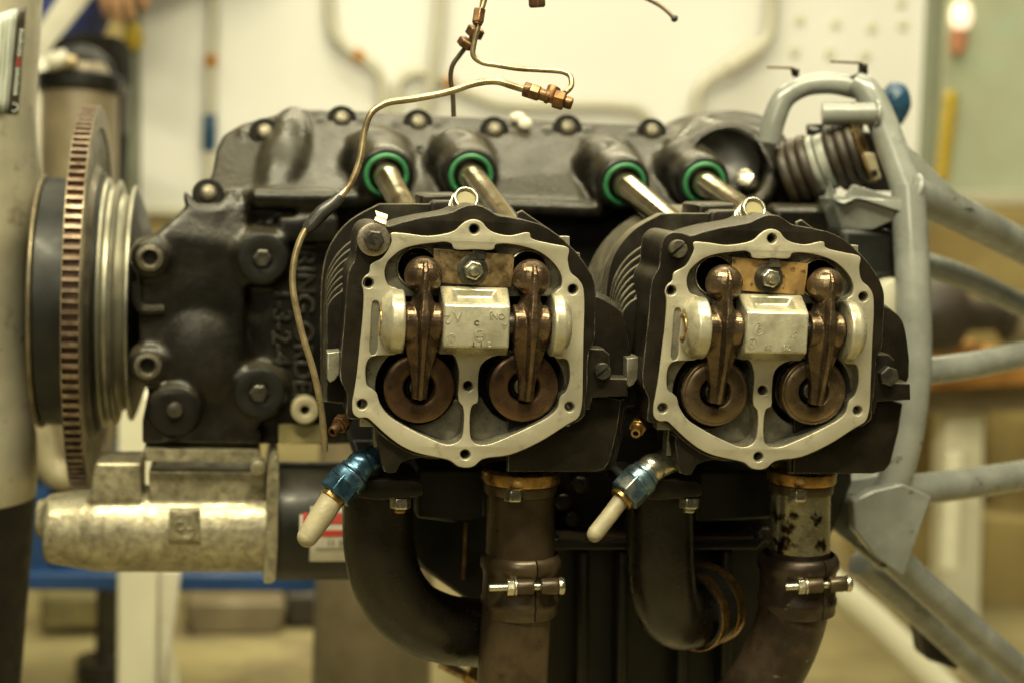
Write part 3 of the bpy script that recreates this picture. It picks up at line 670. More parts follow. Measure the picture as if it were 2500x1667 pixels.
CS('cast_bracket', tube([V(314, 648, .262), V(318, 700, .260), V(330, 712, .260), V(376, 712, .262)], .0042, 10, 4), M_['case'])
CS('bright_plug', lathe(cylp(.0075, -.02, .004, .002), V(1712, 412, .262), (-.5, -.7, .4), 28), M_['zinc'])
CS('drip', sphere(V(1190, 272, .338), .006, 16, (1.2, .6, .8)), M_['labelwhite'])
CS('drip', sphere(V(1206, 286, .330), .006, 16, (1.0, .6, .9)), M_['labelwhite'])
CS('olive_spacer', slab([(640, 975, .270), (742, 975, .270), (742, 1015, .270), (640, 1018, .270)], .03), M_['gearbox'])
for s, e, d in tub:
    t = add('push_rod_tube', lathe([(-.004, .0040), (-.004, .0088), (.004, .0092), (.006, .0101), (.010, .0101), (.012, .0095), ((e - s).length, .0095)], s, d, 32), M_['tube'], engine, 40)
    add('seal', torus(s + d * .001, d, .0150, .0020, 48, 12), M_['green'], t)
    add('seal_collar', lathe(ringp(.0165, .0200, -.010, .0, .0010), s, d, 40, True), M_['hub'], t)
    add('seal_seat', lathe([(-.004, .0150), (-.0025, .0150), (-.0025, .0080), (-.004, .0080)], s, d, 40, True), M_['gearbox'], t)

# ------------------------------------------------------------------ flywheel with starter ring gear
FY = .40
fc = P(222, 738, FY); R = (738 - 262) / pxm(fc)
fx = fc.x
AXX = Vector((1, 0, 0))
fl = add('flywheel', lathe([(-.0055, R - .018), (.0055, R - .018), (.0060, R - .034), (.0040, R - .040), (.0040, .112), (.0085, .108), (.0085, .05), (-.0055, .05)], (fx, fc.y, fc.z), AXX, 96, True), M_['wheel'], engine, 35)
FS = lambda nm, vf, mat, ang=35, n=None: add(nm, vf, mat, fl, ang)
FS('ring_gear_root', lathe([(-.0062, R - .0185), (-.0062, R - .0040), (.0062, R - .0040), (.0062, R - .0185)], (fx, fc.y, fc.z), AXX, 120, True), M_['gearroot'])
for s in (-1, 1): FS('ring_gear_rim', lathe(ringp(R - .018, R - .0008, s * .0064 - .0006, s * .0064 + .0006, .0003), (fx, fc.y, fc.z), AXX, 120, True), M_['gearrim'])
NT = 126; tm = mesh_of(([(-.0060, -.0022, -.0045), (.0060, -.0022, -.0045), (.0060, .0022, -.0045), (-.0060, .0022, -.0045), (-.0060, -.0013, 0), (.0060, -.0013, 0), (.0060, .0013, 0), (-.0060, .0013, 0)],
    [(0, 3, 2, 1), (4, 5, 6, 7), (0, 1, 5, 4), (1, 2, 6, 5), (2, 3, 7, 6), (3, 0, 4, 7)]), M_['tooth']); tm.name = 'ring_gear_tooth'
for k in range(NT):
    t = 2 * PI * k / NT; d = Vector((0, -math.cos(t), math.sin(t)))
    if d.y > .30: continue
    z = d; x = AXX; y = z.cross(x)
    link('ring_gear_tooth', tm, fl, Vector((fx, fc.y, fc.z)) + d * R, Matrix((x, y, z)).transposed())
FS('drive_disc', lathe(ringp(.05, .1060, .0072, .0115, .001), (fx, fc.y, fc.z), AXX, 80, True), M_['hub'])
FS('belt_pulley', lathe([(.011, .05), (.011, .1010), (.0125, .1025), (.0145, .1015), (.0170, .0960), (.0195, .0960), (.0215, .1000), (.0230, .1005), (.0243, .0985), (.0250, .0900), (.0320, .0860), (.0320, .05)], (fx, fc.y, fc.z), AXX, 96, True), M_['silver'], 25)
FS('pulley_flange', lathe(ringp(.05, .0965, .0330, .0362, .0010), (fx, fc.y, fc.z), AXX, 96, True), M_['silver'], 30)
FS('flange_back', lathe([(.0360, .0955), (.0385, .090), (.048, .06)], (fx, fc.y, fc.z), AXX, 64), M_['grimeblack'])
FS('crank_nose', lathe([(.045, .05), (.10, .05)], (fx, fc.y, fc.z), AXX, 48), M_['grimeblack'])
FS('hub_spacer', lathe([(-.036, .040), (-.036, .098), (-.034, .100), (-.012, .101), (-.006, .106), (-.004, .106), (-.004, .04)], (fx, fc.y, fc.z), AXX, 80, True), M_['hub'], 35)
FS('hub_lip', lathe(ringp(.06, .1030, -.0385, -.0350, .001), (fx, fc.y, fc.z), AXX, 80, True), M_['gearrim'])

# ------------------------------------------------------------------ starter motor
SY = .290; sc_ = V(360, 1213, SY); k_ = pxm(sc_) / 1.063
def sx_(v): return V(v, 1213, SY).x
sr = 98 / k_
so = Vector((0, SY, sc_.z))
st_solid = [lathe([(sx_(104), sr * .70), (sx_(112), sr * .80), (sx_(150), sr * .86), (sx_(200), sr * .95), (sx_(225), sr), (sx_(600), sr * 1.02), (sx_(626), sr * 1.05)], so, AXX, 56),
            lathe([(sx_(84), sr * .40), (sx_(90), sr * .44), (sx_(112), sr * .44)], so + Vector((0, 0, .008)), AXX, 40)]
st_solid.append(slab([(217, 1062, SY - .024), (325, 1062, SY - .024), (325, 1150, SY - .024), (205, 1150, SY - .024)], .05))
st_solid.append(slab([(340, 1078, SY - .022), (610, 1082, SY - .022), (610, 1160, SY - .022), (345, 1160, SY - .022)], .05))
starter = fuse(join(*st_solid), .0018, M_['starter'], 'starter_motor', engine, 4, .5)
ST = lambda nm, vf, mat, ang=35, bevel=0: add(nm, vf, mat, starter, ang, bevel)
ST('mounting_flange', slab([(328, 1030, SY - .034), (596, 1036, SY - .034), (600, 1062, SY - .034), (330, 1058, SY - .034)], .07), M_['starter'], 35, .002)
ST('mounting_lug', lathe(cylp(.006, -.01, .01, .002), V(592, 1068, SY - .036), (0, 1, 0), 24), M_['starter'])
ST('emblem_pad', prism([pcont([(388, 1172), (458, 1172), (460, 1242), (387, 1242)], SY - sr - .003, 1, V, False)], SY - sr - .0028, SY - sr + .006, .0012), M_['starter'], 35)
ep = V(423, 1207, SY - sr - .003)
for r in (.0085, .0100): ST('emblem_ring', torus((ep.x, SY - sr - .0028, ep.z), (0, 1, 0), r, .0006, 40, 8), M_['starter'])
text('emblem_letters', 'CU', .0105, Vector((ep.x, SY - sr - .0028, ep.z)), (1, 0, .1), (-.1, 0, 1), M_['starter'], starter, .0006, bev=.0002)
ST('end_plate', prism([pcont([(612, 1130), (622, 1060), (636, 1050), (641, 1060), (640, 1180), (634, 1330), (628, 1342), (606, 1342), (606, 1320), (612, 1200)], SY - .05, 2, V)], SY - .045, SY + .04, .001), M_['starter'], 35)
mo = V(720, 1200, SY); mr = 138 / k_
ST('motor_can', lathe([(sx_(636), mr * .9), (sx_(638), mr), (sx_(905), mr), (sx_(912), mr * .9)], (0, SY + .008, mo.z), AXX, 64), M_['starterblk'], 40)
def can_patch(nm, x0, x1, z0, z1, mat, off):
    """printed label wrapped on the motor can; z given as photograph rows"""
    r = mr + off; cy = SY + .008; a = []
    for vy in (z0, z1): a.append(math.asin(max(-1, min(1, (V(720, vy, cy - mr).z - mo.z) / r))))
    v, f = [], []; n = 6
    for k in range(n + 1):
        t = a[0] + (a[1] - a[0]) * k / n
        for x in (sx_(x0), sx_(x1)):
            for q in (r, r - .0004): v.append((x, cy - q * math.cos(t), mo.z + q * math.sin(t)))
    for k in range(n):
        b = k * 4; f += [(b, b + 2, b + 6, b + 4), (b + 1, b + 3, b + 7, b + 5), (b, b + 1, b + 5, b + 4), (b + 2, b + 3, b + 7, b + 6)]
    f += [(0, 1, 3, 2), (n * 4, n * 4 + 1, n * 4 + 3, n * 4 + 2)]
    ST(nm, (v, f), mat, 60)
can_patch('warning_label', 708, 830, 1165, 1292, M_['labelwhite'], .0006)
can_patch('label_band', 690, 830, 1178, 1202, M_['labelred'], .0011)
can_patch('label_band', 696, 830, 1216, 1230, M_['labelred'], .0011)
can_patch('label_tip', 684, 712, 1182, 1228, M_['labelwhite'], .0008)
for x in (748, 757, 772, 786): can_patch('label_print', x, x + (4 if x < 770 else 10), 1238, 1252, M_['labelgrey'], .0010)
can_patch('label_print', 722, 800, 1258, 1262, M_['labelgrey'], .0010)

# ------------------------------------------------------------------ sump, induction and exhaust
ENG = lambda nm, vf, mat, ang=35, bevel=0: add(nm, vf, mat, engine, ang, bevel)
sump = ENG('sump', slab([(800, 1010, .17), (1960, 1010, .17), (1960, 1110, .17), (1900, 1260, .17), (1850, 1500, .17), (1700, 1660, .17), (1180, 1660, .17), (1130, 1420, .17), (960, 1300, .17), (860, 1180, .17)], .2), M_['grimeblack'], 30, .004)
add('sump_flange', slab([(1240, 1238, .135), (1735, 1238, .135), (1750, 1228, .135), (1760, 1240, .135), (1740, 1262, .135), (1240, 1262, .135)], .1), M_['grimeblack'], sump, 30, .0015)
add('gasket_edge', slab([(1285, 1233, .133), (1732, 1231, .133), (1732, 1237, .133), (1285, 1239, .133)], .05), M_['exh'], sump)
for x in (1330, 1420, 1560, 1660): add('sump_rib', slab([(x, 1262, .15), (x + 26, 1262, .15), (x + 20, 1640, .15), (x - 4, 1640, .15)], .05), M_['grimeblack'], sump, 30, .003)
add('sump_block', slab([(955, 1075, .10), (1120, 1075, .10), (1120, 1185, .10), (1040, 1200, .10), (955, 1190, .10)], .08), M_['starterblk'], sump, 30, .003)
add('sump_block', slab([(1600, 1080, .11), (1790, 1080, .11), (1780, 1190, .11), (1600, 1200, .11)], .08), M_['starterblk'], sump, 30, .003)
add('sump_rod', tube([V(1070, 1200, .13), V(1064, 1330, .13)], .0012, 8), M_['copper'], sump)
for x, y in ((1310, 1190), (1330, 1110), (1290, 1150), (1655, 1225), (1750, 1225), (1590, 1215)): add('sump_nut', hexp(V(x, y, .165), (0, -1, .1), .011, .008), M_['darkbolt'], sump, 25, .0005)
def pipe_set(kind):
    L = kind == 0
    # induction pipe
    if L: path = [(868, 1118, .062), (868, 1190, .062), (872, 1260, .062), (892, 1340, .064), (940, 1405, .070), (1010, 1440, .082), (1090, 1452, .10), (1150, 1455, .13)]; w = 82
    else: path = [(1514, 1125, .062), (1514, 1200, .062), (1516, 1290, .062), (1526, 1370, .066), (1552, 1410, .080), (1590, 1415, .10), (1620, 1405, .13)]; w = 78
    pts = [V(*q) for q in path]; r = w * 1.063 / pxm(pts[1])
    ip = ENG('induction_pipe', tube(pts, r, 32, 8), M_['intake'], 60)
    ip['label'] = 'black induction pipe below the left head' if L else 'black induction pipe below the right head'
    x0 = 800 if L else 1440
    add('pipe_flange', prism([pcont([(x0, 1110), (x0 + 20, 1102), (x0 + 150, 1104), (x0 + 172, 1116), (x0 + 170, 1136), (x0 + 150, 1142), (x0, 1140)], .026, 2, V)], .0255, .085, .0015), M_['black'], ip, 30)
    b = V(920 if L else 1583, 1142, .031)
    add('bolt', hexp(b, (0, -.1, -1), .0118, .0070, up=(0, 1, 0)), M_['zinc'], ip, 25, .0005)
    add('bolt_end', lathe(cylp(.0038, .006, .0095, .0006), b, (0, -.1, -1), 20), M_['brass'] if L else M_['zinc'], ip)
    if not L:
        add('hose_clamp', lathe(ringp(r * 1.0, r * 1.22, -.012, .012, .003), V(1612, 1392, .10), (.75, .55, .1), 48, True), M_['sleeve'], ip)
        for s in (-.009, .009): add('clamp_band', lathe(ringp(r * 1.2, r * 1.26, s - .004, s + .004, .0006), V(1612, 1392, .10), (.75, .55, .1), 48, True), M_['brass'], ip)
    # exhaust pipe
    if L: path = [(1195, 1085, .058), (1195, 1180, .058), (1195, 1260, .058), (1192, 1340, .058), (1186, 1430, .058), (1178, 1540, .058), (1172, 1680, .058)]; w = [78, 78, 80, 82, 82, 82, 82]
    else: path = [(1840, 1085, .066), (1838, 1180, .066), (1836, 1260, .066), (1832, 1340, .066), (1812, 1440, .066), (1772, 1530, .070), (1690, 1650, .080)]; w = [68, 68, 70, 80, 80, 80, 80]
    pts = [V(*q) for q in path]; k = 1.063 / pxm(pts[1])
    ex = ENG('exhaust_pipe', tube(pts[:3] if not L else pts, [a * k for a in (w[:3] if not L else w)], 40, 8), M_['exh'] if L else M_['flake'], 60)
    ex['label'] = 'brown straight exhaust pipe below the left head' if L else 'flaking exhaust pipe curving away below the right head'
    if not L: add('lower_pipe', tube(pts[2:], [a * k for a in w[2:]], 40, 8), M_['exh2'], ex, 60)
    rr = w[0] * k
    cxv = 1195 if L else 1840
    add('port_ring', lathe(ringp(rr * .9, rr * 1.16, 0, .010, .002), V(cxv, 1106, .056 if L else .064), (0, 0, 1), 48, True), M_['brass'], ex)
    add('port_ring', lathe(ringp(rr * .9, rr * 1.08, -.006, .001, .001), V(cxv, 1108, .056 if L else .064), (0, 0, 1), 48, True), M_['exh'], ex)
    b = V(1181 if L else 1833, 1124, .027 if L else .036)
    add('bolt', hexp(b, (0, -.06, -1), .0112, .0072, up=(0, 1, 0)), M_['zinc'], ex, 25, .0005)
    # slip-joint clamp: two beaded halves with a split at the front
    ct = V(1195 if L else 1832, 1335, .058 if L else .066); axd = Vector((-.012 if L else -.035, 0, 1)).normalized()
    q = 1.063 / pxm(ct); w0 = 82 * q
    prof = [(-.0205, w0 * 1.0), (-.0205, w0 * 1.05), (-.0190, w0 * 1.06), (-.0150, w0 * 1.055), (-.0135, w0 * 1.095), (-.0105, w0 * 1.10), (-.0085, w0 * 1.06), (.0060, w0 * 1.05), (.0085, w0 * 1.07), (.0110, w0 * 1.135), (.0150, w0 * 1.14), (.0175, w0 * 1.10), (.0190, w0 * 1.06), (.0200, w0 * 1.0)]
    x, y, a = frame(axd, (0, 1, 0)); g = math.radians(-90 + (14 if L else 22))
    def half(t0, t1, n=30):
        v, f = [], []; m = len(prof)
        for k2 in range(n + 1):
            t = t0 + (t1 - t0) * k2 / n; d = Vector((math.cos(t), math.sin(t), 0)); d = (d - a * d.dot(a)).normalized()
            for s, r_ in prof: v.append(ct + a * s + d * r_)
        for k2 in range(n):
            for i in range(m - 1): f.append((k2 * m + i, k2 * m + i + 1, (k2 + 1) * m + i + 1, (k2 + 1) * m + i))
        f += [tuple(range(m)), tuple(range(n * m, n * m + m))]
        return v, f
    add('clamp_half', half(g - PI + .03, g - .022), M_['exh'] if L else M_['exh2'], ex, 40); add('clamp_half', half(g + .022, g + PI - .03), M_['exh'] if L else M_['exh2'], ex, 40)
    gy = ct + Vector((math.cos(g), math.sin(g), 0)) * w0 * 1.12; bz = V(1222, 1346, gy.y).z if L else V(1885, 1342, gy.y).z
    gy.z = bz; ax = Vector((1, 0, 0.02 if L else .05)).normalized()
    add('clamp_lug', lathe(cylp(.0052, -.0135, -.0022, .0012), gy, ax, 24), M_['exh'], ex); add('clamp_lug', lathe(cylp(.0052, .0022, .0135, .0012), gy, ax, 24), M_['exh'], ex)
    add('clamp_bolt', lathe(cylp(.0024, -.031 if L else -.028, .014, .0005), gy, ax, 20), M_['zinc'], ex)
    add('clamp_nut', hexp(gy - ax * .0195, ax, .0095, .0050), M_['zinc'], ex, 25, .0004)
    add('clamp_washer', lathe(ringp(.0025, .0060, -.0146, -.0135, .0002), gy, ax, 28, True), M_['zinc'], ex)
    add('clamp_bolt_head', lathe(cylp(.0056, .0135, .0178, .0014), gy, ax, 24), M_['zinc'], ex)
pipe_set(0); pipe_set(1)

# ------------------------------------------------------------------ drain fittings with hose
def fitting(kind):
    L = kind == 0; mt = M_['blue'] if L else M_['bluegreen']
    if L: a, e, n0, n1, h = (880, 1036, .026), (828, 1068, .018), (806, 1092, .014), (768, 1138, .010), [(768, 1138, .010), (742, 1178, .006), (706, 1232, .002)]
    else: a, e, n0, n1, h = (1552, 1052, .030), (1497, 1074, .022), (1474, 1096, .018), (1432, 1140, .014), [(1432, 1140, .014), (1402, 1180, .010), (1366, 1226, .006)]
    A, E_, N0, N1 = V(*a), V(*e), V(*n0), V(*n1); d1 = (E_ - A).normalized(); d2 = (N1 - N0).normalized()
    fi = ENG('drain_elbow', fuse_vf(join(tube([A + d1 * .006, A + (E_ - A) * .6, E_ + (d1 + d2) * .001, N0 - d2 * .001], [.0078, .0082, .0086, .0084], 24, 6), sphere(E_, .0092, 24))), M_['zinc'] if not L else mt, 60)
    fi['label'] = 'deep blue elbow fitting below the left head' if L else 'silvery elbow fitting with pale blue nut below the right head'
    ad = lambda nm, vf, m, ang=35, bev=0: add(nm, vf, m, fi, ang, bev)
    for k in range(7): ad('thread', torus(A + d1 * (-.005 + k * .0017), d1, .0072, .0008, 28, 6), M_['darkbolt'])
    for k in range(2): ad('collar', lathe(ringp(.005, .0098 + .0009 * k, -.0014, .0014, .0006), N0 + d2 * (-.0035 + .0032 * k), d2, 36, True), mt)
    ln = (N1 - N0).length
    ad('coupling_nut', join(lathe([(-.001, .0112), (.0035, .0114), (.006, .0112)], N0, d2, 36), hexp(N0 + d2 * .003, d2, .0205, ln - .003, .08, up=(.3, -.8, .3))), mt, 25, .0006)
    pts = [V(*q) for q in h]
    ad('hose', tube([pts[0] - d2 * .004] + pts, [.0068, .0072, .0074, .0064] if L else .0052, 24, 6), M_['hose'], 60)
    ad('hose_tip', sphere(pts[-1], (.0063 if L else .0050), 20), M_['hose'])
    ad('hose_ferrule', lathe(ringp(.0045, .0080, -.002, .003, .0005), N1, d2, 32, True), M_['brass'])
def fuse_vf(vf): return vf
fitting(0); fitting(1)
# small brass jets beside the heads
def jet(p, ax, mat):
    p = V(*p); j = ENG('fuel_nozzle', lathe([(-.002, .0018), (-.002, .0030), (.000, .0034), (.004, .0034), (.0045, .0042), (.006, .0042), (.006, .0018)], p, ax, 28, True), mat, 40)
    add('nozzle_hex', hexp(p + Vector(ax).normalized() * .006, ax, .0098, .006), mat, j, 25, .0004); add('nozzle_stem', lathe([(.011, .0034), (.03, .0034)], p, ax, 20), mat, j); add('nozzle_bore', lathe([(0.0, .0019), (.004, .0019)], p, ax, 16), M_['void'], j)
jet((1461, 992, .018), (.35, .9, .25), M_['brass'])
jet((767, 988, .016), (.55, .75, .38), M_['copper'])
ENG('rear_accessory', slab([(1775, 470, .235), (1900, 470, .235), (2070, 500, .235), (2070, 900, .235), (1775, 900, .235)], .12), M_['case'], 30, .006)
ENG('rear_accessory', slab([(1930, 520, .205), (2060, 528, .205), (2060, 640, .205), (1930, 640, .205)], .08), M_['hub'], 30, .006)
ENG('adapter_ring', lathe(cylp(.018, -.02, .02, .002), V(2040, 690, .21), (0, 1, 0), 36), M_['pipe'])
# ------------------------------------------------------------------ propeller
pc_ = Vector((P(-70, 745, FY).x, FY, P(-70, 745, FY).z))
prop = empty('propeller', (pc_.x, FY, pc_.z), 'beige and black propeller standing upright at the nose of the engine', 'propeller')
# per height: photograph row, right edge column, half thickness, half chord, twist
PSEC = [(-160, 108, .050, .062, 38), (0, 104, .050, .062, 36), (130, 96, .050, .062, 34), (290, 88, .050, .060, 30), (400, 92, .050, .056, 26), (480, 100, .050, .052, 20), (560, 92, .052, .052, 12), (640, 70, .060, .056, 5), (740, 62, .064, .058, 0), (880, 60, .064, .058, 0), (980, 70, .060, .056, -5), (1060, 84, .054, .054, -14), (1150, 86, .052, .056, -24), (1220, 80, .050, .058, -30), (1300, 74, .050, .060, -34), (1450, 60, .048, .062, -38), (1620, 46, .046, .062, -42), (1800, 30, .044, .062, -45)]
def psec(i, t, off=0.0):
    row, edge, a, b, tw = PSEC[i]; tw = math.radians(tw); w = .0
    a += off; b += off
    ext = math.sqrt((a * math.cos(tw)) ** 2 + (b * math.sin(tw)) ** 2) - off
    p = P(edge, row, FY - .01); cx = p.x - ext
    e = 1.0
    u, q = a * math.cos(t), b * math.sin(t)
    return Vector((cx + u * math.cos(tw) - q * math.sin(tw), FY + u * math.sin(tw) + q * math.cos(tw), p.z))
def prop_part(nm, i0, i1, mat, parent):
    n = 48; rows = []
    for k in range(n): pass
    cols = [catmull([psec(i, 2 * PI * k / n) for i in range(len(PSEC))], 4, False)[i0 * 4:i1 * 4 + 1] for k in range(n)]
    m = len(cols[0]); v = [cols[k][j] for j in range(m) for k in range(n)]; f = []
    for j in range(m - 1):
        for k in range(n): l = (k + 1) % n; f.append((j * n + k, j * n + l, (j + 1) * n + l, (j + 1) * n + k))
    f += [tuple(range(n)), tuple(range((m - 1) * n, m * n))]
    return add(nm, (v, f), mat, parent, 60)
bl0 = prop_part('blade', 0, 7, M_['prop'], prop); prop_part('hub', 7, 10, M_['prop'], prop); prop_part('blade_root', 10, 13, M_['prop'], prop)
b1 = prop_part('blade', 13, len(PSEC) - 1, M_['propblack'], prop); b1['label'] = 'black lower blade'
def on_blade(px, py, off=.0006):
    """point of the upper blade's skin standing at a photograph pixel"""
    best = None
    for i in range(0, 5):
        if PSEC[i][0] <= py <= PSEC[i + 1][0]:
            s = (py - PSEC[i][0]) / (PSEC[i + 1][0] - PSEC[i][0])
            for k in range(-240, 60):
                t = math.radians(k * .75 - 0); p = psec(i, t, off).lerp(psec(i + 1, t, off), s)
                d = p - CAM
                if True:
                    x = 1250 + FPX * d.dot(RT) / d.dot(FW)
                    sc = abs(x - px) + (0 if p.y < FY + .02 else 500)
                    if best is None or sc < best[0]: best = (sc, p)
    return best[1]
def decal(nm, quad, mat, off, n=8, mcol=4):
    (a, b, c, d) = quad; v, f = [], []
    for j in range(n + 1):
        s = j / n
        for i in range(mcol + 1):
            u = i / mcol; x = (a[0] * (1 - u) + b[0] * u) * (1 - s) + (d[0] * (1 - u) + c[0] * u) * s; y = (a[1] * (1 - u) + b[1] * u) * (1 - s) + (d[1] * (1 - u) + c[1] * u) * s
            v.append(on_blade(x, y, off))
    for j in range(n):
        for i in range(mcol): k = j * (mcol + 1) + i; f.append((k, k + 1, k + mcol + 2, k + mcol + 1))
    o = add(nm, (v, f), mat, bl0, 60); sd = o.modifiers.new('s', 'SOLIDIFY'); sd.thickness = .0003; sd.offset = 0
decal('decal', ((-40, 62), (45, 32), (22, 280), (-40, 290)), M_['decal'], .0004)
decal('decal_strip', ((44, 33), (64, 26), (44, 280), (19, 281)), M_['decalblack'], .0008)
for q in (2, 12, 24): decal('decal_rule', ((q + 6, 58 - q * .4), (q + 9, 57 - q * .4), (q - 10, 280), (q - 13, 281)), M_['decalgrey'], .0009, 6, 1)
for k in range(19):
    y0 = 82 + k * 8.4; xc = 54 - (y0 - 80) * .105
    decal('decal_letter', ((xc - 5, y0), (xc + 3.5 + 2 * (k % 2), y0 - 1), (xc + 3 + 2 * (k % 3 == 0), y0 + 4), (xc - 5, y0 + 4.4)), M_['decal'] if k not in (8, 9, 10) else M_['labelred'], .0011, 1, 1)
rg = on_blade(34, 267, .0012); add('decal_ring', torus(rg, (rg - CAM).normalized(), .0030, .00045, 28, 6), M_['decal'], bl0)

# ------------------------------------------------------------------ loose fuel lines above the engine
fl1 = add('fuel_line', tube([V(746, 1036, .012), V(745, 1010, .012), V(738, 940, .012), V(722, 860, .012), V(690, 750, .014), V(672, 650, .016), V(680, 580, .018), V(706, 522, .020), V(740, 492, .022), V(778, 455, .024), V(802, 428, .026), V(826, 370, .028), V(838, 300, .030), V(852, 262, .030), V(884, 239, .032), V(950, 228, .034), V(1030, 212, .034), V(1090, 193, .034), V(1140, 188, .034), V(1178, 199, .034), V(1206, 207, .034)], .00205, 14, 8), M_['line'], None, 60)
tag(fl1, 'thin brassy fuel line arching from the left head up over the crankcase, with black sleeve', 'fuel line')
a, b = V(704, 528, .020), V(782, 452, .024)
add('sleeve', tube([a, a.lerp(b, .12), a.lerp(b, .5) + Vector((-.0006, 0, .0004)), a.lerp(b, .8), b], [.0034, .0042, .0046, .0038, .0034], 20, 5), M_['sleeve'], fl1, 60)
d = (V(1325, 243, .026) - V(1206, 206, .034)).normalized(); o = V(1206, 206, .034)
F1 = lambda nm, vf, m, ang=35, bev=0: add(nm, vf, m, fl1, ang, bev)
F1('fitting_collar', lathe(cylp(.0046, -.001, .0035, .0008), o, d, 28), M_['copper']); F1('fitting_hex', hexp(o + d * .003, d, .0092, .0065), M_['copper'], 25, .0004)
F1('fitting_body', lathe([(.009, .0038), (.013, .0038), (.0135, .0045), (.0155, .0045), (.016, .0036), (.019, .0036)], o, d, 28), M_['copper'])
F1('fitting_nut', hexp(o + d * .0185, d, .0105, .0070, up=(.2, -.8, .5)), M_['copper'], 25, .0004); F1('fitting_tip', lathe(cylp(.0038, .025, .0305, .0012), o, d, 24), M_['copper'])
F1('fitting_branch', lathe(cylp(.0042, -.002, .007, .0008), o + d * .0165, (.35, .15, .93), 24), M_['copper'])
fl2 = add('fuel_line', tube([V(1298, 214, .030), V(1312, 198, .034), V(1309, 175, .038), V(1294, 166, .040), V(1240, 161, .044), V(1190, 158, .046), V(1140, 150, .048), V(1105, 143, .050), V(1087, 128, .050), V(1090, 95, .050), V(1098, 62, .050), V(1104, 30, .052), V(1113, 0, .054), V(1120, -40, .056)], .0017, 12, 8), M_['line'], None, 60)
tag(fl2, 'bent fuel line hanging from above with a rusty orange nut, joined to the arching line', 'fuel line')
a, b = V(1102, 22, .052), V(1097, 54, .050); dd = (b - a).normalized()
add('line_nut', hexp(a, dd, .0068, (b - a).length, .1), M_['copper'], fl2, 25, .0003); add('nut_collar', lathe(cylp(.0030, -.002, .001, .0004), b, dd, 20), M_['copper'], fl2)
fl3 = add('fuel_line', tube([V(1042, 268, .110), V(1040, 220, .108), V(1035, 175, .106), V(1040, 150, .105), V(1055, 128, .104), V(1072, 106, .102), V(1084, 85, .100), V(1096, 60, .100), V(1106, 20, .100), V(1114, -40, .100)], .0016, 12, 8), M_['darkline'], None, 60)
tag(fl3, 'thin dark fuel line dropping behind the crankcase edge with two dark brown nuts', 'fuel line')
for (x0, y0, x1, y1) in ((1066, 108, 1076, 92), (1086, 84, 1096, 64)):
    a, b = V(x0, y0, .103), V(x1, y1, .101); add('line_nut', hexp(a, (b - a), .0105, (b - a).length, .2), M_['copper'], fl3, 25, .0006)
fl4 = add('hanging_fitting', hexp(V(1232, -14, .06), (.12, .1, -1), .0098, .0085, .15), M_['copper'], None, 25, .0005); tag(fl4, 'small brown hexagon fitting at the very top edge above the crankcase', 'fitting')
add('fitting_tail', tube([V(1230, -60, .06), V(1231, -12, .06)], .002, 10), M_['line'], fl4)
fl5 = add('hanging_wire', tube([V(1455, -14, .16), V(1490, 0, .16), V(1522, 18, .158), V(1549, 43, .155)], .0014, 10, 6), M_['darkline'], None, 60); tag(fl5, 'short dark wire end hanging in from the top against the panel', 'wire')
add('wire_end', sphere(V(1549, 43, .155), .0026, 14), M_['sleeve'], fl5)

# ------------------------------------------------------------------ tubular engine mount
mount = empty('engine_mount', tuple(V(2080, 1300, .2)), 'grey painted tubular engine mount frame behind the right head', 'engine mount')
def mt(nm, path, w, mat='mount', n=28):
    pts = [V(*q) for q in path]; k = 1.063 / pxm(pts[len(pts) // 2])
    return add(nm, tube(pts, [a * k for a in w] if isinstance(w, list) else w * k, n, 8), M_[mat], mount, 60)
mt('frame_tube', [(1765, 330, .25), (1778, 275, .25), (1802, 225, .25), (1848, 198, .25), (1910, 192, .245), (1975, 205, .24)], [27, 27, 26, 25, 25, 25])
mt('frame_tube', [(1962, 190, .238), (1985, 205, .234), (2012, 248, .228), (2048, 340, .216), (2084, 440, .204), (2092, 470, .20)], [27, 31, 34, 35, 35, 35])
mt('frame_tube', [(2084, 432, .202), (2090, 520, .195), (2096, 640, .188), (2100, 780, .182), (2097, 880, .180), (2086, 980, .18), (2066, 1065, .182), (2042, 1130, .186), (2010, 1185, .20), (1980, 1225, .215)], [38, 40, 40, 40, 39, 38, 38, 38, 36, 34])
mt('frame_tube', [(1888, 262, .23), (1950, 262, .225), (2015, 262, .22)], 26)
mt('frame_tube', [(2085, 440, .21), (2200, 490, .25), (2360, 572, .33), (2600, 690, .45)], 38)
mt('frame_tube', [(2090, 595, .30), (2220, 640, .34), (2360, 708, .40), (2600, 820, .5)], 26)
mt('frame_tube', [(2100, 855, .24), (2230, 838, .27), (2360, 812, .32), (2600, 770, .42)], 30)
mt('frame_tube', [(2060, 1128, .19), (2200, 1112, .22), (2360, 1088, .27), (2600, 1050, .36)], 34)
mt('frame_tube', [(2040, 1270, .20), (2150, 1370, .22), (2270, 1478, .25), (2400, 1590, .29), (2500, 1680, .32)], 34)
mt('frame_tube', [(1975, 1290, .27), (2070, 1370, .29), (2180, 1470, .32), (2300, 1580, .36), (2400, 1680, .4)], 30)
mt('frame_tube', [(1925, 1170, .24), (1990, 1225, .22), (2050, 1275, .20)], 44)
MP = lambda nm, pts, th, mat='mount', bev=.0015: add(nm, slab(pts, th), M_[mat], mount, 30, bev)
MP('gusset_plate', [(2062, 312, .205), (2130, 375, .212), (2240, 482, .235), (2150, 475, .212), (2085, 460, .200)], .006)
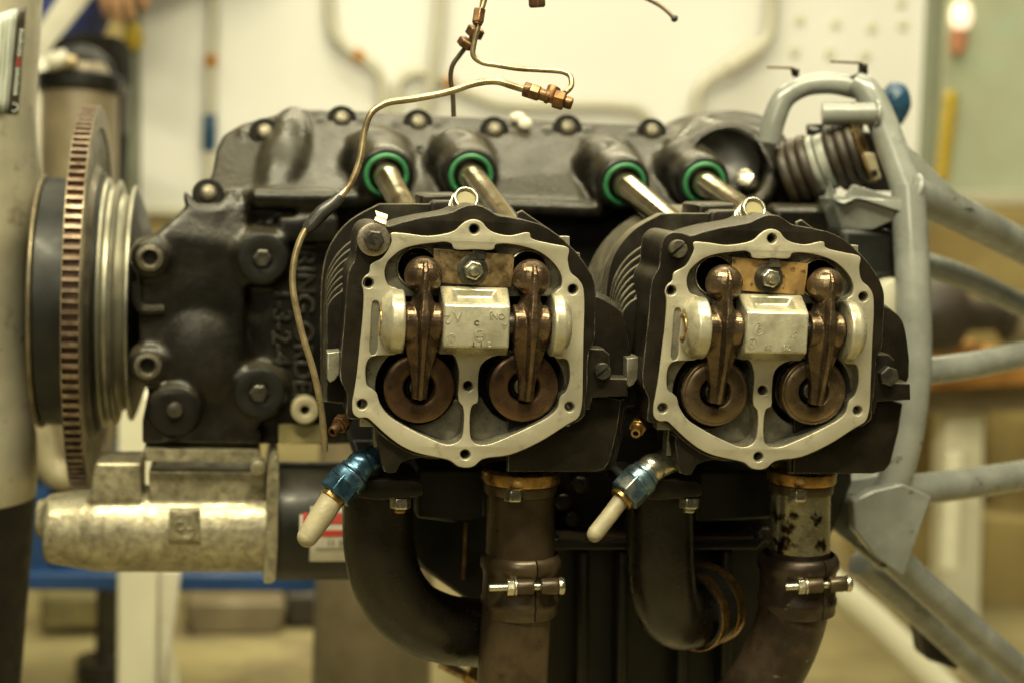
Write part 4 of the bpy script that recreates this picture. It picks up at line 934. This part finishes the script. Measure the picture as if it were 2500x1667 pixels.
for (p_, d_, r_) in (((2010, 262, .22), (1, 0, 0), 27), ((2088, 440, .203), (1, .2, -.45), 40), ((2098, 856, .235), (1, .2, .1), 32), ((2064, 1128, .19), (1, .2, .1), 36)):
    p_ = V(*p_); add('weld_bead', torus(p_, d_, r_ * 1.063 / pxm(p_), .0022, 40, 8), M_['mount'], mount)
MP('gusset_plate', [(1960, 1150, .166), (2000, 1128, .166), (2075, 1110, .166), (2140, 1140, .166), (2105, 1240, .166), (2078, 1325, .166), (2010, 1278, .166), (1962, 1215, .166)], .012)
MP('lower_bracket', [(1905, 1112, .20), (2040, 1085, .185), (2055, 1130, .185), (2000, 1140, .19), (1905, 1135, .20)], .03)
MP('bracket_lip', [(1908, 418, .215), (1918, 448, .205), (1945, 452, .20), (1962, 425, .198), (2080, 462, .19), (2092, 480, .188), (2085, 492, .188), (1970, 455, .197), (1938, 470, .2), (1915, 460, .205)], .006)
MP('bracket_web', [(1915, 455, .206), (1975, 455, .200), (2085, 492, .192), (2000, 530, .205), (1930, 530, .212)], .05, 'mount')
MP('bracket_side', [(1905, 395, .235), (1920, 420, .235), (1930, 530, .235), (1895, 470, .235)], .03)
MP('clip_block', [(1985, 350, .225), (2010, 352, .225), (2028, 412, .222), (2000, 420, .222)], .02, 'hose')
MP('clip_block', [(1998, 392, .220), (2016, 390, .220), (2018, 402, .220), (2002, 405, .220)], .02, 'grimeblack')
MP('clip_body', [(1970, 300, .26), (2050, 310, .26), (2060, 440, .26), (1985, 440, .26)], .03, 'grimeblack')
MP('clip_body', [(1880, 285, .262), (1985, 285, .262), (1985, 330, .262), (1880, 310, .262)], .03, 'hub')
mt('hook_wire', [(1762, 155, .25), (1800, 156, .25), (1822, 158, .25), (1833, 166, .25)], 3, 'darkline', 8)
mt('hook_wire', [(1908, 142, .235), (1950, 144, .235), (1978, 147, .235), (1988, 158, .235)], 3, 'darkline', 8)
MP('hook_tab', [(1818, 157, .25), (1838, 160, .25), (1834, 178, .25), (1822, 176, .25)], .004, 'grimeblack', .0008)
MP('hook_tab', [(1975, 146, .235), (1994, 148, .235), (1994, 172, .235), (1960, 182, .235), (1950, 178, .235), (1974, 168, .235)], .004, 'grimeblack', .0008)
# rubber isolators on a common bolt
ia, ib = V(1815, 402, .262), V(1985, 340, .235); ax = (ib - ia).normalized(); L_ = (ib - ia).length
def ridges(s0, s1, r, n):
    p = [(s0, r * .3)]
    for k in range(n):
        w = (s1 - s0) / n
        for u, q in ((.0, .90), (.12, .97), (.35, 1.0), (.65, 1.0), (.88, .97), (1.0, .90)): p.append((s0 + (k + u) * w * .999, r * q))
    return p + [(s1, r * .3)]
add('rubber_isolator', lathe(ridges(-.004, L_ * .34, .0268, 3), ia, ax, 48), M_['rubber'], mount, 60)
add('spacer_plate', lathe(ringp(.01, .0235, L_ * .34, L_ * .42, .0008), ia, ax, 48, True), M_['whitegrey'], mount)
add('spacer_plate', lathe(ringp(.01, .0225, L_ * .44, L_ * .56, .0008), ia, ax, 48, True), M_['whitegrey'], mount)
add('rubber_isolator', lathe(ridges(L_ * .58, L_ * .97, .0268, 3), ia, ax, 48), M_['rubber'], mount, 60)
add('isolator_washer', lathe(ringp(.005, .0290, L_ * .98, L_ * 1.0, .0005), ia, ax, 48, True), M_['brass'], mount)
add('isolator_bolt', hexp(V(1868, 312, .262), (0, -.3, 1), .010, .006), M_['grimeblack'], mount, 25, .0005)
add('blue_cap', fuse_vf(tube([V(2036, 212, .42), V(2050, 222, .42), V(2056, 245, .42), V(2050, 285, .42)], [.010, .0145, .014, .008], 20, 6)), M_['bluecap'], mount, 60)
# ------------------------------------------------------------------ background
FLOOR_Z = P(62, 95, 1.78).z - 1.02
fo = add('floor', box((-4, -2.5, FLOOR_Z - .1), (5, 7, FLOOR_Z)), M_['floor']); fo['kind'] = 'structure'
WY = 3.9
wl = add('wall', box((-3.5, WY + .02, FLOOR_Z), (4.5, WY + .2, 2.6)), M_['mortar']); wl['kind'] = 'structure'
bm_ = mesh_of(box((-.195, 0, -.095), (.195, .03, .095)), M_['brick']); bm_.name = 'block'
for r in range(9):
    for c in range(12):
        x = -.9 + c * .41 + (.205 if r % 2 else 0)
        p = Vector((x, WY, FLOOR_Z + .11 + r * .205))
        o = link('block', bm_, wl, p)
        bv = o.modifiers.new('b', 'BEVEL'); bv.width = .008; bv.segments = 1
BY = 1.9
def slabp(pts, th): return [(p[0], p[1], p[2]) for p in pts], th
def PB(x, y, Y=BY): return P(x, y, Y)
def pslab(pts, th):
    q = [P(a, b, c) for a, b, c in pts]; n = len(q); tri = tessellate_polygon([[Vector((a, -b, 0)) for a, b, c in pts]])
    v = q + [p + Vector((0, th, 0)) for p in q]
    return v, [tuple(t) for t in tri] + [tuple(i + n for i in t) for t in tri] + [(i, (i + 1) % n, n + (i + 1) % n, n + i) for i in range(n)]
pan = add('display_panel', pslab([(344, -350, BY), (2275, -350, BY), (2262, 512, BY), (338, 522, BY)], .03), M_['panel'], None, 30, .004)
tag(pan, 'large cream display panel standing upright behind the engine', 'panel')
for (x, y) in ((1952, 48), (2040, 56), (2128, 66), (2204, 60), (1940, 126), (2025, 130), (2112, 135), (2200, 5)):
    p = PB(x, y, BY - .002); add('panel_rivet', lathe(cylp(.010, -.003, .003, .001), p, (0, 1, 0), 20), M_['creampost'], pan)
add('panel_lower_rail', pslab([(338, 505, BY - .01), (2262, 496, BY - .01), (2262, 520, BY - .01), (338, 530, BY - .01)], .05), M_['creampost'], pan, 30, .004)
for nm, pts, lab in (('frame_post', [(306, -350), (345, -350), (335, 560), (318, 1700), (282, 1700), (298, 560)], 'narrow green grey post at the left edge of the cream panel'),
                     ('frame_post', [(2290, -350), (2336, -350), (2280, 480), (2250, 700), (2215, 700), (2246, 480)], 'narrow green grey post at the right edge of the cream panel')):
    o = add(nm, pslab([(a, b, BY - .02) for a, b in pts], .05), M_['post'], pan, 30, .004); o['label'] = lab
    if 'left' in lab: add('yellow_sticker', sphere(PB(328, 90, BY - .025), .016, 20, (1, .25, 1.5)), M_['yellow'], o)
for x in (1000, 1500): add('panel_leg', pslab([(x, 515, BY + .01), (x + 50, 515, BY + .01), (x + 45, 1590, BY + .01), (x + 5, 1590, BY + .01)], .05), M_['post'], pan, 30, .004)
def wall_pipe(lab, path, r, fit=[], extra=None, mat='pipe'):
    o = add('panel_pipe', tube([P(a, b, BY - c) for a, b, c in path], r, 16, 8), M_[mat], None, 60); tag(o, lab, 'pipe', 'pipes fixed to the cream panel')
    for (x, y, dx, dy) in fit:
        p = P(x, y, BY - .03); d = P(x + dx, y + dy, BY - .03) - p; add('pipe_nut', hexp(p - d.normalized() * .011, d, .0215, .022, .15), M_['orange'], o, 25, .001)
    return o
o = wall_pipe('straight vertical pipe with orange nut and blue sleeve, left of the crankcase', [(524, -200, .03), (520, 50, .03), (515, 150, .03), (512, 380, .03), (510, 500, .03)], .0095, [(515, 150, 0, 30)])
add('pipe_sleeve', lathe(cylp(.012, -.032, .032, .003), P(511, 325, BY - .03), (0, 0, 1), 20), M_['bluecap'], o)
wall_pipe('pipe curving down to the right with an orange nut, above the crankcase', [(802, -200, .03), (806, 30, .03), (815, 80, .03), (845, 118, .03), (885, 143, .03), (915, 165, .03), (932, 200, .03), (935, 260, .03), (935, 330, .03)], .0105, [(876, 138, 30, 20)])
wall_pipe('hooped pipe with an orange nut behind the thin dark fuel line', [(965, 330, .03), (966, 250, .03), (975, 205, .03), (1000, 180, .03), (1040, 178, .03), (1090, 200, .03), (1150, 230, .03), (1210, 252, .03), (1330, 258, .03), (1500, 258, .03), (1560, 270, .03), (1590, 300, .03)], .0100, [(1096, 203, 30, 14)])
wall_pipe('long vertical pipe passing behind the hooped pipe', [(1082, -200, .045), (1072, 50, .045), (1060, 150, .045), (1046, 230, .045), (1030, 320, .045)], .0105)
o = wall_pipe('angled pipe with a bright sloping middle, right of the hanging wire', [(1888, -200, .05), (1884, 30, .05), (1876, 90, .05), (1862, 108, .05), (1800, 150, .05), (1725, 200, .05), (1705, 225, .05), (1700, 300, .05)], .0125)
add('pipe_sleeve', tube([P(1855, 113, BY - .05), P(1775, 167, BY - .05)], .0165, 20), M_['labelwhite'], o)
# right-hand board with its tray, glowing highlight, and yellow strip
bd = add('notice_board', pslab([(2318, -350, BY + .45), (2900, -350, BY + .45), (2900, 510, BY + .45), (2290, 500, BY + .45)], .03), M_['board'], None, 30, .004)
tag(bd, 'pale green notice board at the right behind the grey post', 'board')
add('board_tray', pslab([(2255, 470, BY + .40), (2900, 470, BY + .40), (2900, 505, BY + .40), (2255, 500, BY + .40)], .05), M_['creampost'], bd, 30, .004)
ys = empty('yellow_tag_strip', tuple(P(2318, 450, BY + .3)), 'yellow beaded strip hanging in front of the pale green board', 'strip')
for k in range(9):
    x = 2322 - k * 2.6; add('bead', sphere(P(x, 240 + k * 23, BY + .437), .017, 16, (1, .6, .95)), M_['yellow'], ys)
lp = empty('board_highlight', tuple(P(2345, 110, BY + .3)), 'small glowing highlight on the board at the top right with a reddish base', 'highlight')  # emissive blob stands in for a bright reflection on the board
add('highlight_blob', sphere(P(2347, 40, BY + .42), .024, 24, (1, .8, 1.35)), M_['highlight'], lp); add('highlight_base', lathe([(-.05, .014), (-.02, .018), (0, .018)], P(2343, 72, BY + .42), (0, 0, 1), 24), mk('highlight_base_red', (.55, .24, .13), 0, .5), lp)
# cabinets, table and clutter under the board on the right
cab = add('ochre_cabinet', pslab([(2262, 508, 2.28), (2900, 512, 2.28), (2900, 1500, 2.28), (2190, 1500, 2.28)], .35), M_['brick'], None, 30, .006); tag(cab, 'tall ochre cabinet below the pale green board, behind the table', 'cabinet')
tb = add('table', pslab([(2140, 905, 1.7), (2560, 880, 1.7), (2560, 935, 1.7), (2140, 955, 1.7)], .7), M_['wood'], None, 30, .006); tag(tb, 'orange wooden table top between the mount tubes at the right', 'table')
add('table_apron', pslab([(2150, 955, 1.75), (2560, 938, 1.75), (2560, 1000, 1.75), (2150, 1010, 1.75)], .04), M_['strut'], tb)
add('leg', pslab([(2310, 955, 1.78), (2405, 955, 1.78), (2390, 1590, 1.78), (2300, 1590, 1.78)], .06), M_['creampost'], tb, 30, .006)
add('leg', pslab([(2560, 940, 1.9), (2620, 940, 1.9), (2620, 1560, 1.9), (2560, 1560, 1.9)], .06), M_['creampost'], tb, 30, .006)
for i, (pts, y, lab) in enumerate(((((2215, 985), (2320, 985), (2300, 1500), (2185, 1500)), 2.1, 'tall ochre carton under the table, left of the cream leg'), (((2420, 950), (2620, 950), (2600, 1260), (2410, 1250)), 2.1, 'ochre carton under the table at the right edge, upper one'),
        (((2405, 1262), (2620, 1272), (2620, 1545), (2395, 1500)), 2.0, 'ochre carton on the floor at the right edge, lower one'))):
    o = add('carton', pslab([(a, b, y) for a, b in pts], .3), M_['brick'], None, 30, .006); tag(o, lab, 'carton', 'ochre cartons under the table')
gb = empty('gearbox_part', tuple(P(2340, 830, 1.5)), 'dark brown round machine part lying on the orange table', 'machine part')
add('drum', lathe([(-.06, .02), (-.055, .045), (-.01, .065), (.03, .06), (.035, .03), (.12, .026), (.13, .04), (.16, .04)], P(2285, 765, 1.55), (1, .1, -.02), 32), M_['rubber'], gb)
add('collar', lathe(cylp(.045, .10, .15, .006), P(2330, 775, 1.55), (1, .1, -.02), 28), M_['strut'], gb)
add('base_plate', pslab([(2290, 845, 1.62), (2400, 838, 1.62), (2400, 880, 1.62), (2290, 885, 1.62)], .12), M_['wood'], gb)
rb_ = add('floor_rail', tube([P(1990, 1395, 1.1), P(2140, 1520, 1.1), P(2320, 1700, 1.1), P(2600, 1990, 1.1)], .022, 16, 4), M_['creampost'], None, 60); tag(rb_, 'cream rail sloping down behind the lower mount tubes', 'rail')
br_ = add('cream_strut', tube([P(2330, 1100, 1.6), P(2318, 1380, 1.6)], .02, 12), M_['creampost'], None, 60); tag(br_, 'short cream strut standing under the table top', 'strut')
add('lower_bracket', pslab([(2240, 1490, .36), (2330, 1560, .36), (2345, 1640, .36), (2262, 1610, .36)], .03), M_['grimeblack'], mount, 30, .004)
# stand, blue bench and things at the lower left
sp = add('stand_post', pslab([(288, 960, 1.05), (388, 960, 1.05), (378, 2080, 1.05), (282, 2080, 1.05)], .05), M_['creampost'], None, 30, .005); tag(sp, 'wide cream stand post below the starter motor', 'post')
add('stand_brace', pslab([(388, 1390, 1.07), (442, 1390, 1.07), (420, 1560, 1.07), (396, 1690, 1.07), (386, 1690, 1.07)], .03), M_['labelwhite'], sp, 30, .004)
add('stand_brace', pslab([(398, 1580, 1.11), (416, 1570, 1.11), (446, 1740, 1.11), (412, 1740, 1.11)], .03), M_['creampost'], sp, 30, .004)
bb_ = empty('blue_bench', tuple(P(500, 1440, 1.3)), 'blue steel bench frame running across behind the starter motor', 'bench')
add('rail', pslab([(-60, 1396, 1.22), (810, 1403, 1.22), (810, 1446, 1.22), (-60, 1440, 1.22)], .06), M_['blueframe'], bb_, 30, .004)
add('bench_top', pslab([(-60, 1132, 1.22), (310, 1132, 1.22), (310, 1160, 1.22), (-60, 1160, 1.22)], .36), M_['blueframe'], bb_, 30, .004)
add('upright', pslab([(70, 1158, 1.24), (120, 1158, 1.24), (125, 1400, 1.24), (65, 1400, 1.24)], .05), M_['blueframe'], bb_, 30, .004)
add('diagonal', pslab([(110, 1270, 1.25), (160, 1262, 1.25), (262, 1400, 1.25), (180, 1402, 1.25)], .04), M_['blueframe'], bb_, 30, .004)
add('side_sheet', pslab([(120, 1158, 1.32), (310, 1158, 1.32), (310, 1400, 1.32), (120, 1400, 1.32)], .02), M_['blueframe'], bb_, 30, .003)
for x in (-40, 770): add('bench_leg', pslab([(x, 1440, 1.24), (x + 40, 1440, 1.24), (x + 40, 1950, 1.24), (x, 1950, 1.24)], .04), M_['blueframe'], bb_, 30, .004)
hs = add('black_machine', pslab([(112, 150, 1.38), (135, 95, 1.38), (190, 78, 1.38), (300, 92, 1.38), (304, 190, 1.38), (296, 330, 1.38), (285, 520, 1.38), (290, 1130, 1.38), (100, 1130, 1.38)], .16), M_['void'], None, 30, .012)
tag(hs, 'tall black machine housing standing on the blue bench behind the upright tube', 'machine')
add('housing_band', pslab([(296, 205, 1.375), (306, 205, 1.375), (300, 330, 1.375), (290, 330, 1.375)], .1), M_['rubber'], hs, 30, .003)
for (pts, y, m, lab, cat) in ((((95, 1455), (285, 1455), (280, 1530), (100, 1540)), 1.85, 'gearbox', 'low olive crate on the floor, left of the cream post', 'crate'), (((450, 1470), (700, 1470), (690, 1545), (460, 1550)), 1.85, 'strut', 'brown crate under the blue bench', 'crate'),
        (((690, 1450), (810, 1445), (810, 1530), (700, 1530)), 1.88, 'rubber', 'dark crate under the blue bench, beside the grey column', 'crate')):
    o = add('crate', pslab([(a, b, y) for a, b in pts], .3), M_[m], None, 30, .01); tag(o, lab, cat, 'crates on the floor')
cl = add('grey_column', lathe([(-.12, .075), (.5, .07), (.55, .06), (.62, .05)], P(900, 1900, .95), (0, 0, 1), 36), M_['strut'], None, 60); tag(cl, 'brownish grey rounded column behind the left induction pipe', 'column')
fp_ = add('caster_wheel', lathe([(0, .05), (.03, .05), (.04, .02), (.30, .015)], P(262, 1650, 1.6), (0, 0, 1), 24), M_['darkbolt'], None, 40); tag(fp_, 'dark caster on the floor beside the cream post', 'caster')
ch = add('cream_hose_coil', tube([P(120, 960, .95), P(98, 1010, .95), P(100, 1080, .95), P(120, 1140, .95), P(160, 1165, .95), P(190, 1140, .95)], .016, 16, 8), M_['hose'], None, 60); tag(ch, 'cream hose curling down behind the propeller and ring gear', 'hose')
gl = add('brass_rod', tube([P(1075, 1618, .20), P(1120, 1640, .20), P(1160, 1662, .20)], .004, 12, 3), M_['line'], engine, 60)
add('rod_nut', hexp(P(1140, 1640, .195), (1, -.2, -.5), .014, .012), M_['brass'], gl, 25, .0005)
# tall tube with a dark collar at the left
sk = empty('shock_strut', tuple(P(190, 1130, 1.28)), 'brown grey upright tube with a dark clamp, behind the ring gear', 'strut')
add('tube', lathe([(-.535, .051), (-.03, .051), (-.01, .046), (.012, .032)], P(195, 175, 1.28), (0, 0, 1), 36), M_['strut'], sk); add('clamp', lathe(ringp(.044, .056, -.012, .012, .003), P(195, 205, 1.28), (0, .1, 1), 36, True), M_['grimeblack'], sk)
add('clamp_bolt', lathe(cylp(.012, -.014, .014, .003), P(140, 148, 1.23), (1, 0, .3), 20), M_['pipe'], sk); add('clamp_bolt', lathe(cylp(.008, -.012, .012, .003), P(175, 152, 1.22), (0, 1, 0), 20), M_['line'], sk)
add('collar', tube([P(120, 190, 1.30), P(150, 150, 1.30), P(195, 135, 1.30), P(245, 160, 1.30), P(262, 230, 1.30)], .015, 12, 6), M_['grimeblack'], sk)
add('white_reservoir', lathe([(-.15, .034), (-.02, .037), (0, .025), (.02, .015)], P(96, 180, 1.30), (0, 0, 1), 24), M_['labelwhite'], sk, 60)

# ------------------------------------------------------------------ person standing in the background, only partly in view
def person():
    Y = 1.78; c = P(62, 95, Y)                         # waist, half hidden behind the propeller blade
    z0 = c.z
    J = dict(pel=(c.x, Y, z0 - .05), spine=(c.x + .03, Y, z0 + .14), chest=(c.x + .08, Y, z0 + .33), neck=(c.x + .16, Y, z0 + .50), head=(c.x + .17, Y - .03, z0 + .60), crown=(c.x + .17, Y - .02, z0 + .74),
             lhip=(c.x - .17, Y, z0 - .10), lkn=(c.x - .24, Y - .02, z0 - .52), lan=(c.x - .26, Y + .01, z0 - .94), lto=(c.x - .28, Y - .15, z0 - .98),
             rhip=(c.x - .05, Y, z0 - .12), rkn=(c.x - .09, Y - .02, z0 - .52), ran=(c.x - .10, Y + .01, z0 - .94), rto=(c.x - .09, Y - .15, z0 - .98),
             lsh=(c.x - .05, Y, z0 + .43), lel=(c.x - .18, Y - .04, z0 + .15), lwr=(c.x - .15, Y - .20, z0 + .02), rsh=(c.x + .32, Y, z0 + .43), rel=(c.x + .40, Y + .02, z0 + .22), rwr=tuple(P(316, -205, Y - .17)))
    rad = dict(pel=.19, spine=.18, chest=.18, neck=.055, head=.085, crown=.06, lhip=.13, lkn=.10, lan=.065, lto=.035, rhip=.115, rkn=.09, ran=.065, rto=.035, lsh=.065, lel=.048, lwr=.034, rsh=.065, rel=.048, rwr=.034)
    E = [('pel', 'spine'), ('spine', 'chest'), ('chest', 'neck'), ('neck', 'head'), ('head', 'crown'), ('pel', 'lhip'), ('lhip', 'lkn'), ('lkn', 'lan'), ('lan', 'lto'), ('pel', 'rhip'), ('rhip', 'rkn'), ('rkn', 'ran'), ('ran', 'rto'), ('chest', 'lsh'), ('lsh', 'lel'), ('lel', 'lwr'), ('chest', 'rsh'), ('rsh', 'rel'), ('rel', 'rwr')]
    # hand of the near arm: palm and five fingers
    w = Vector(J['rwr']); dr = Vector((-.10, -.25, -.96)).normalized()
    J['palm'] = tuple(w + dr * .06); rad['palm'] = .028; E.append(('rwr', 'palm'))
    sd = dr.cross(Vector((0, 0, 1))).normalized(); dn = dr.cross(sd)
    for i, (o, l) in enumerate(((-.03, .055), (-.011, .075), (.009, .08), (.028, .07))):
        J['f%da' % i] = tuple(w + dr * .095 + sd * o); J['f%db' % i] = tuple(w + dr * (.095 + l * .5) + sd * o + dn * .01); J['f%dc' % i] = tuple(w + dr * (.09 + l * .85) + sd * o + dn * .035)
        for s in 'abc': rad['f%d%s' % (i, s)] = .0095
        E += [('palm', 'f%da' % i), ('f%da' % i, 'f%db' % i), ('f%db' % i, 'f%dc' % i)]
    J['tb'] = tuple(w + dr * .05 - sd * .045); J['tc'] = tuple(w + dr * .085 - sd * .055); rad['tb'] = rad['tc'] = .011; E += [('rwr', 'tb'), ('tb', 'tc')]
    ks = list(J); me = bpy.data.meshes.new('person'); me.from_pydata([J[k] for k in ks], [(ks.index(a), ks.index(b)) for a, b in E], [])
    o = bpy.data.objects.new('tmp', me); col.objects.link(o); s = o.modifiers.new('s', 'SKIN'); o.modifiers.new('u', 'SUBSURF').levels = 2
    for i, k in enumerate(ks): me.skin_vertices[0].data[i].radius = (rad[k], rad[k] * (.75 if k in ('pel', 'spine', 'chest') else 1)); 
    me.skin_vertices[0].data[0].use_root = True
    dg = bpy.context.evaluated_depsgraph_get(); m2 = bpy.data.meshes.new_from_object(o.evaluated_get(dg)); bpy.data.objects.remove(o)
    for m in ('skin', 'jacket', 'trousers', 'stripe'): m2.materials.append(M_[m])
    rw, re = Vector(J['rwr']), Vector(J['rel'])
    HK = [k for k in J if k in ('rwr', 'palm', 'tb', 'tc') or (k[0] == 'f' and k[1].isdigit())]
    for p in m2.polygons:
        q = p.center
        z = q.z - z0
        if z > .50: p.material_index = 0
        elif min((q - Vector(J[k])).length for k in HK) < .026: p.material_index = 0
        elif z < -.03: p.material_index = 2
        else: p.material_index = 3 if -.035 < (q.x - c.x - .075) - (z - .03) * .6 < .03 else 1
    m2.shade_smooth(); m2.name = 'person'
    o = link('person', m2, None, (0, 0, 0)); tag(o, 'person in a blue jacket with a white stripe and dark trousers, behind the propeller', 'person')
person()
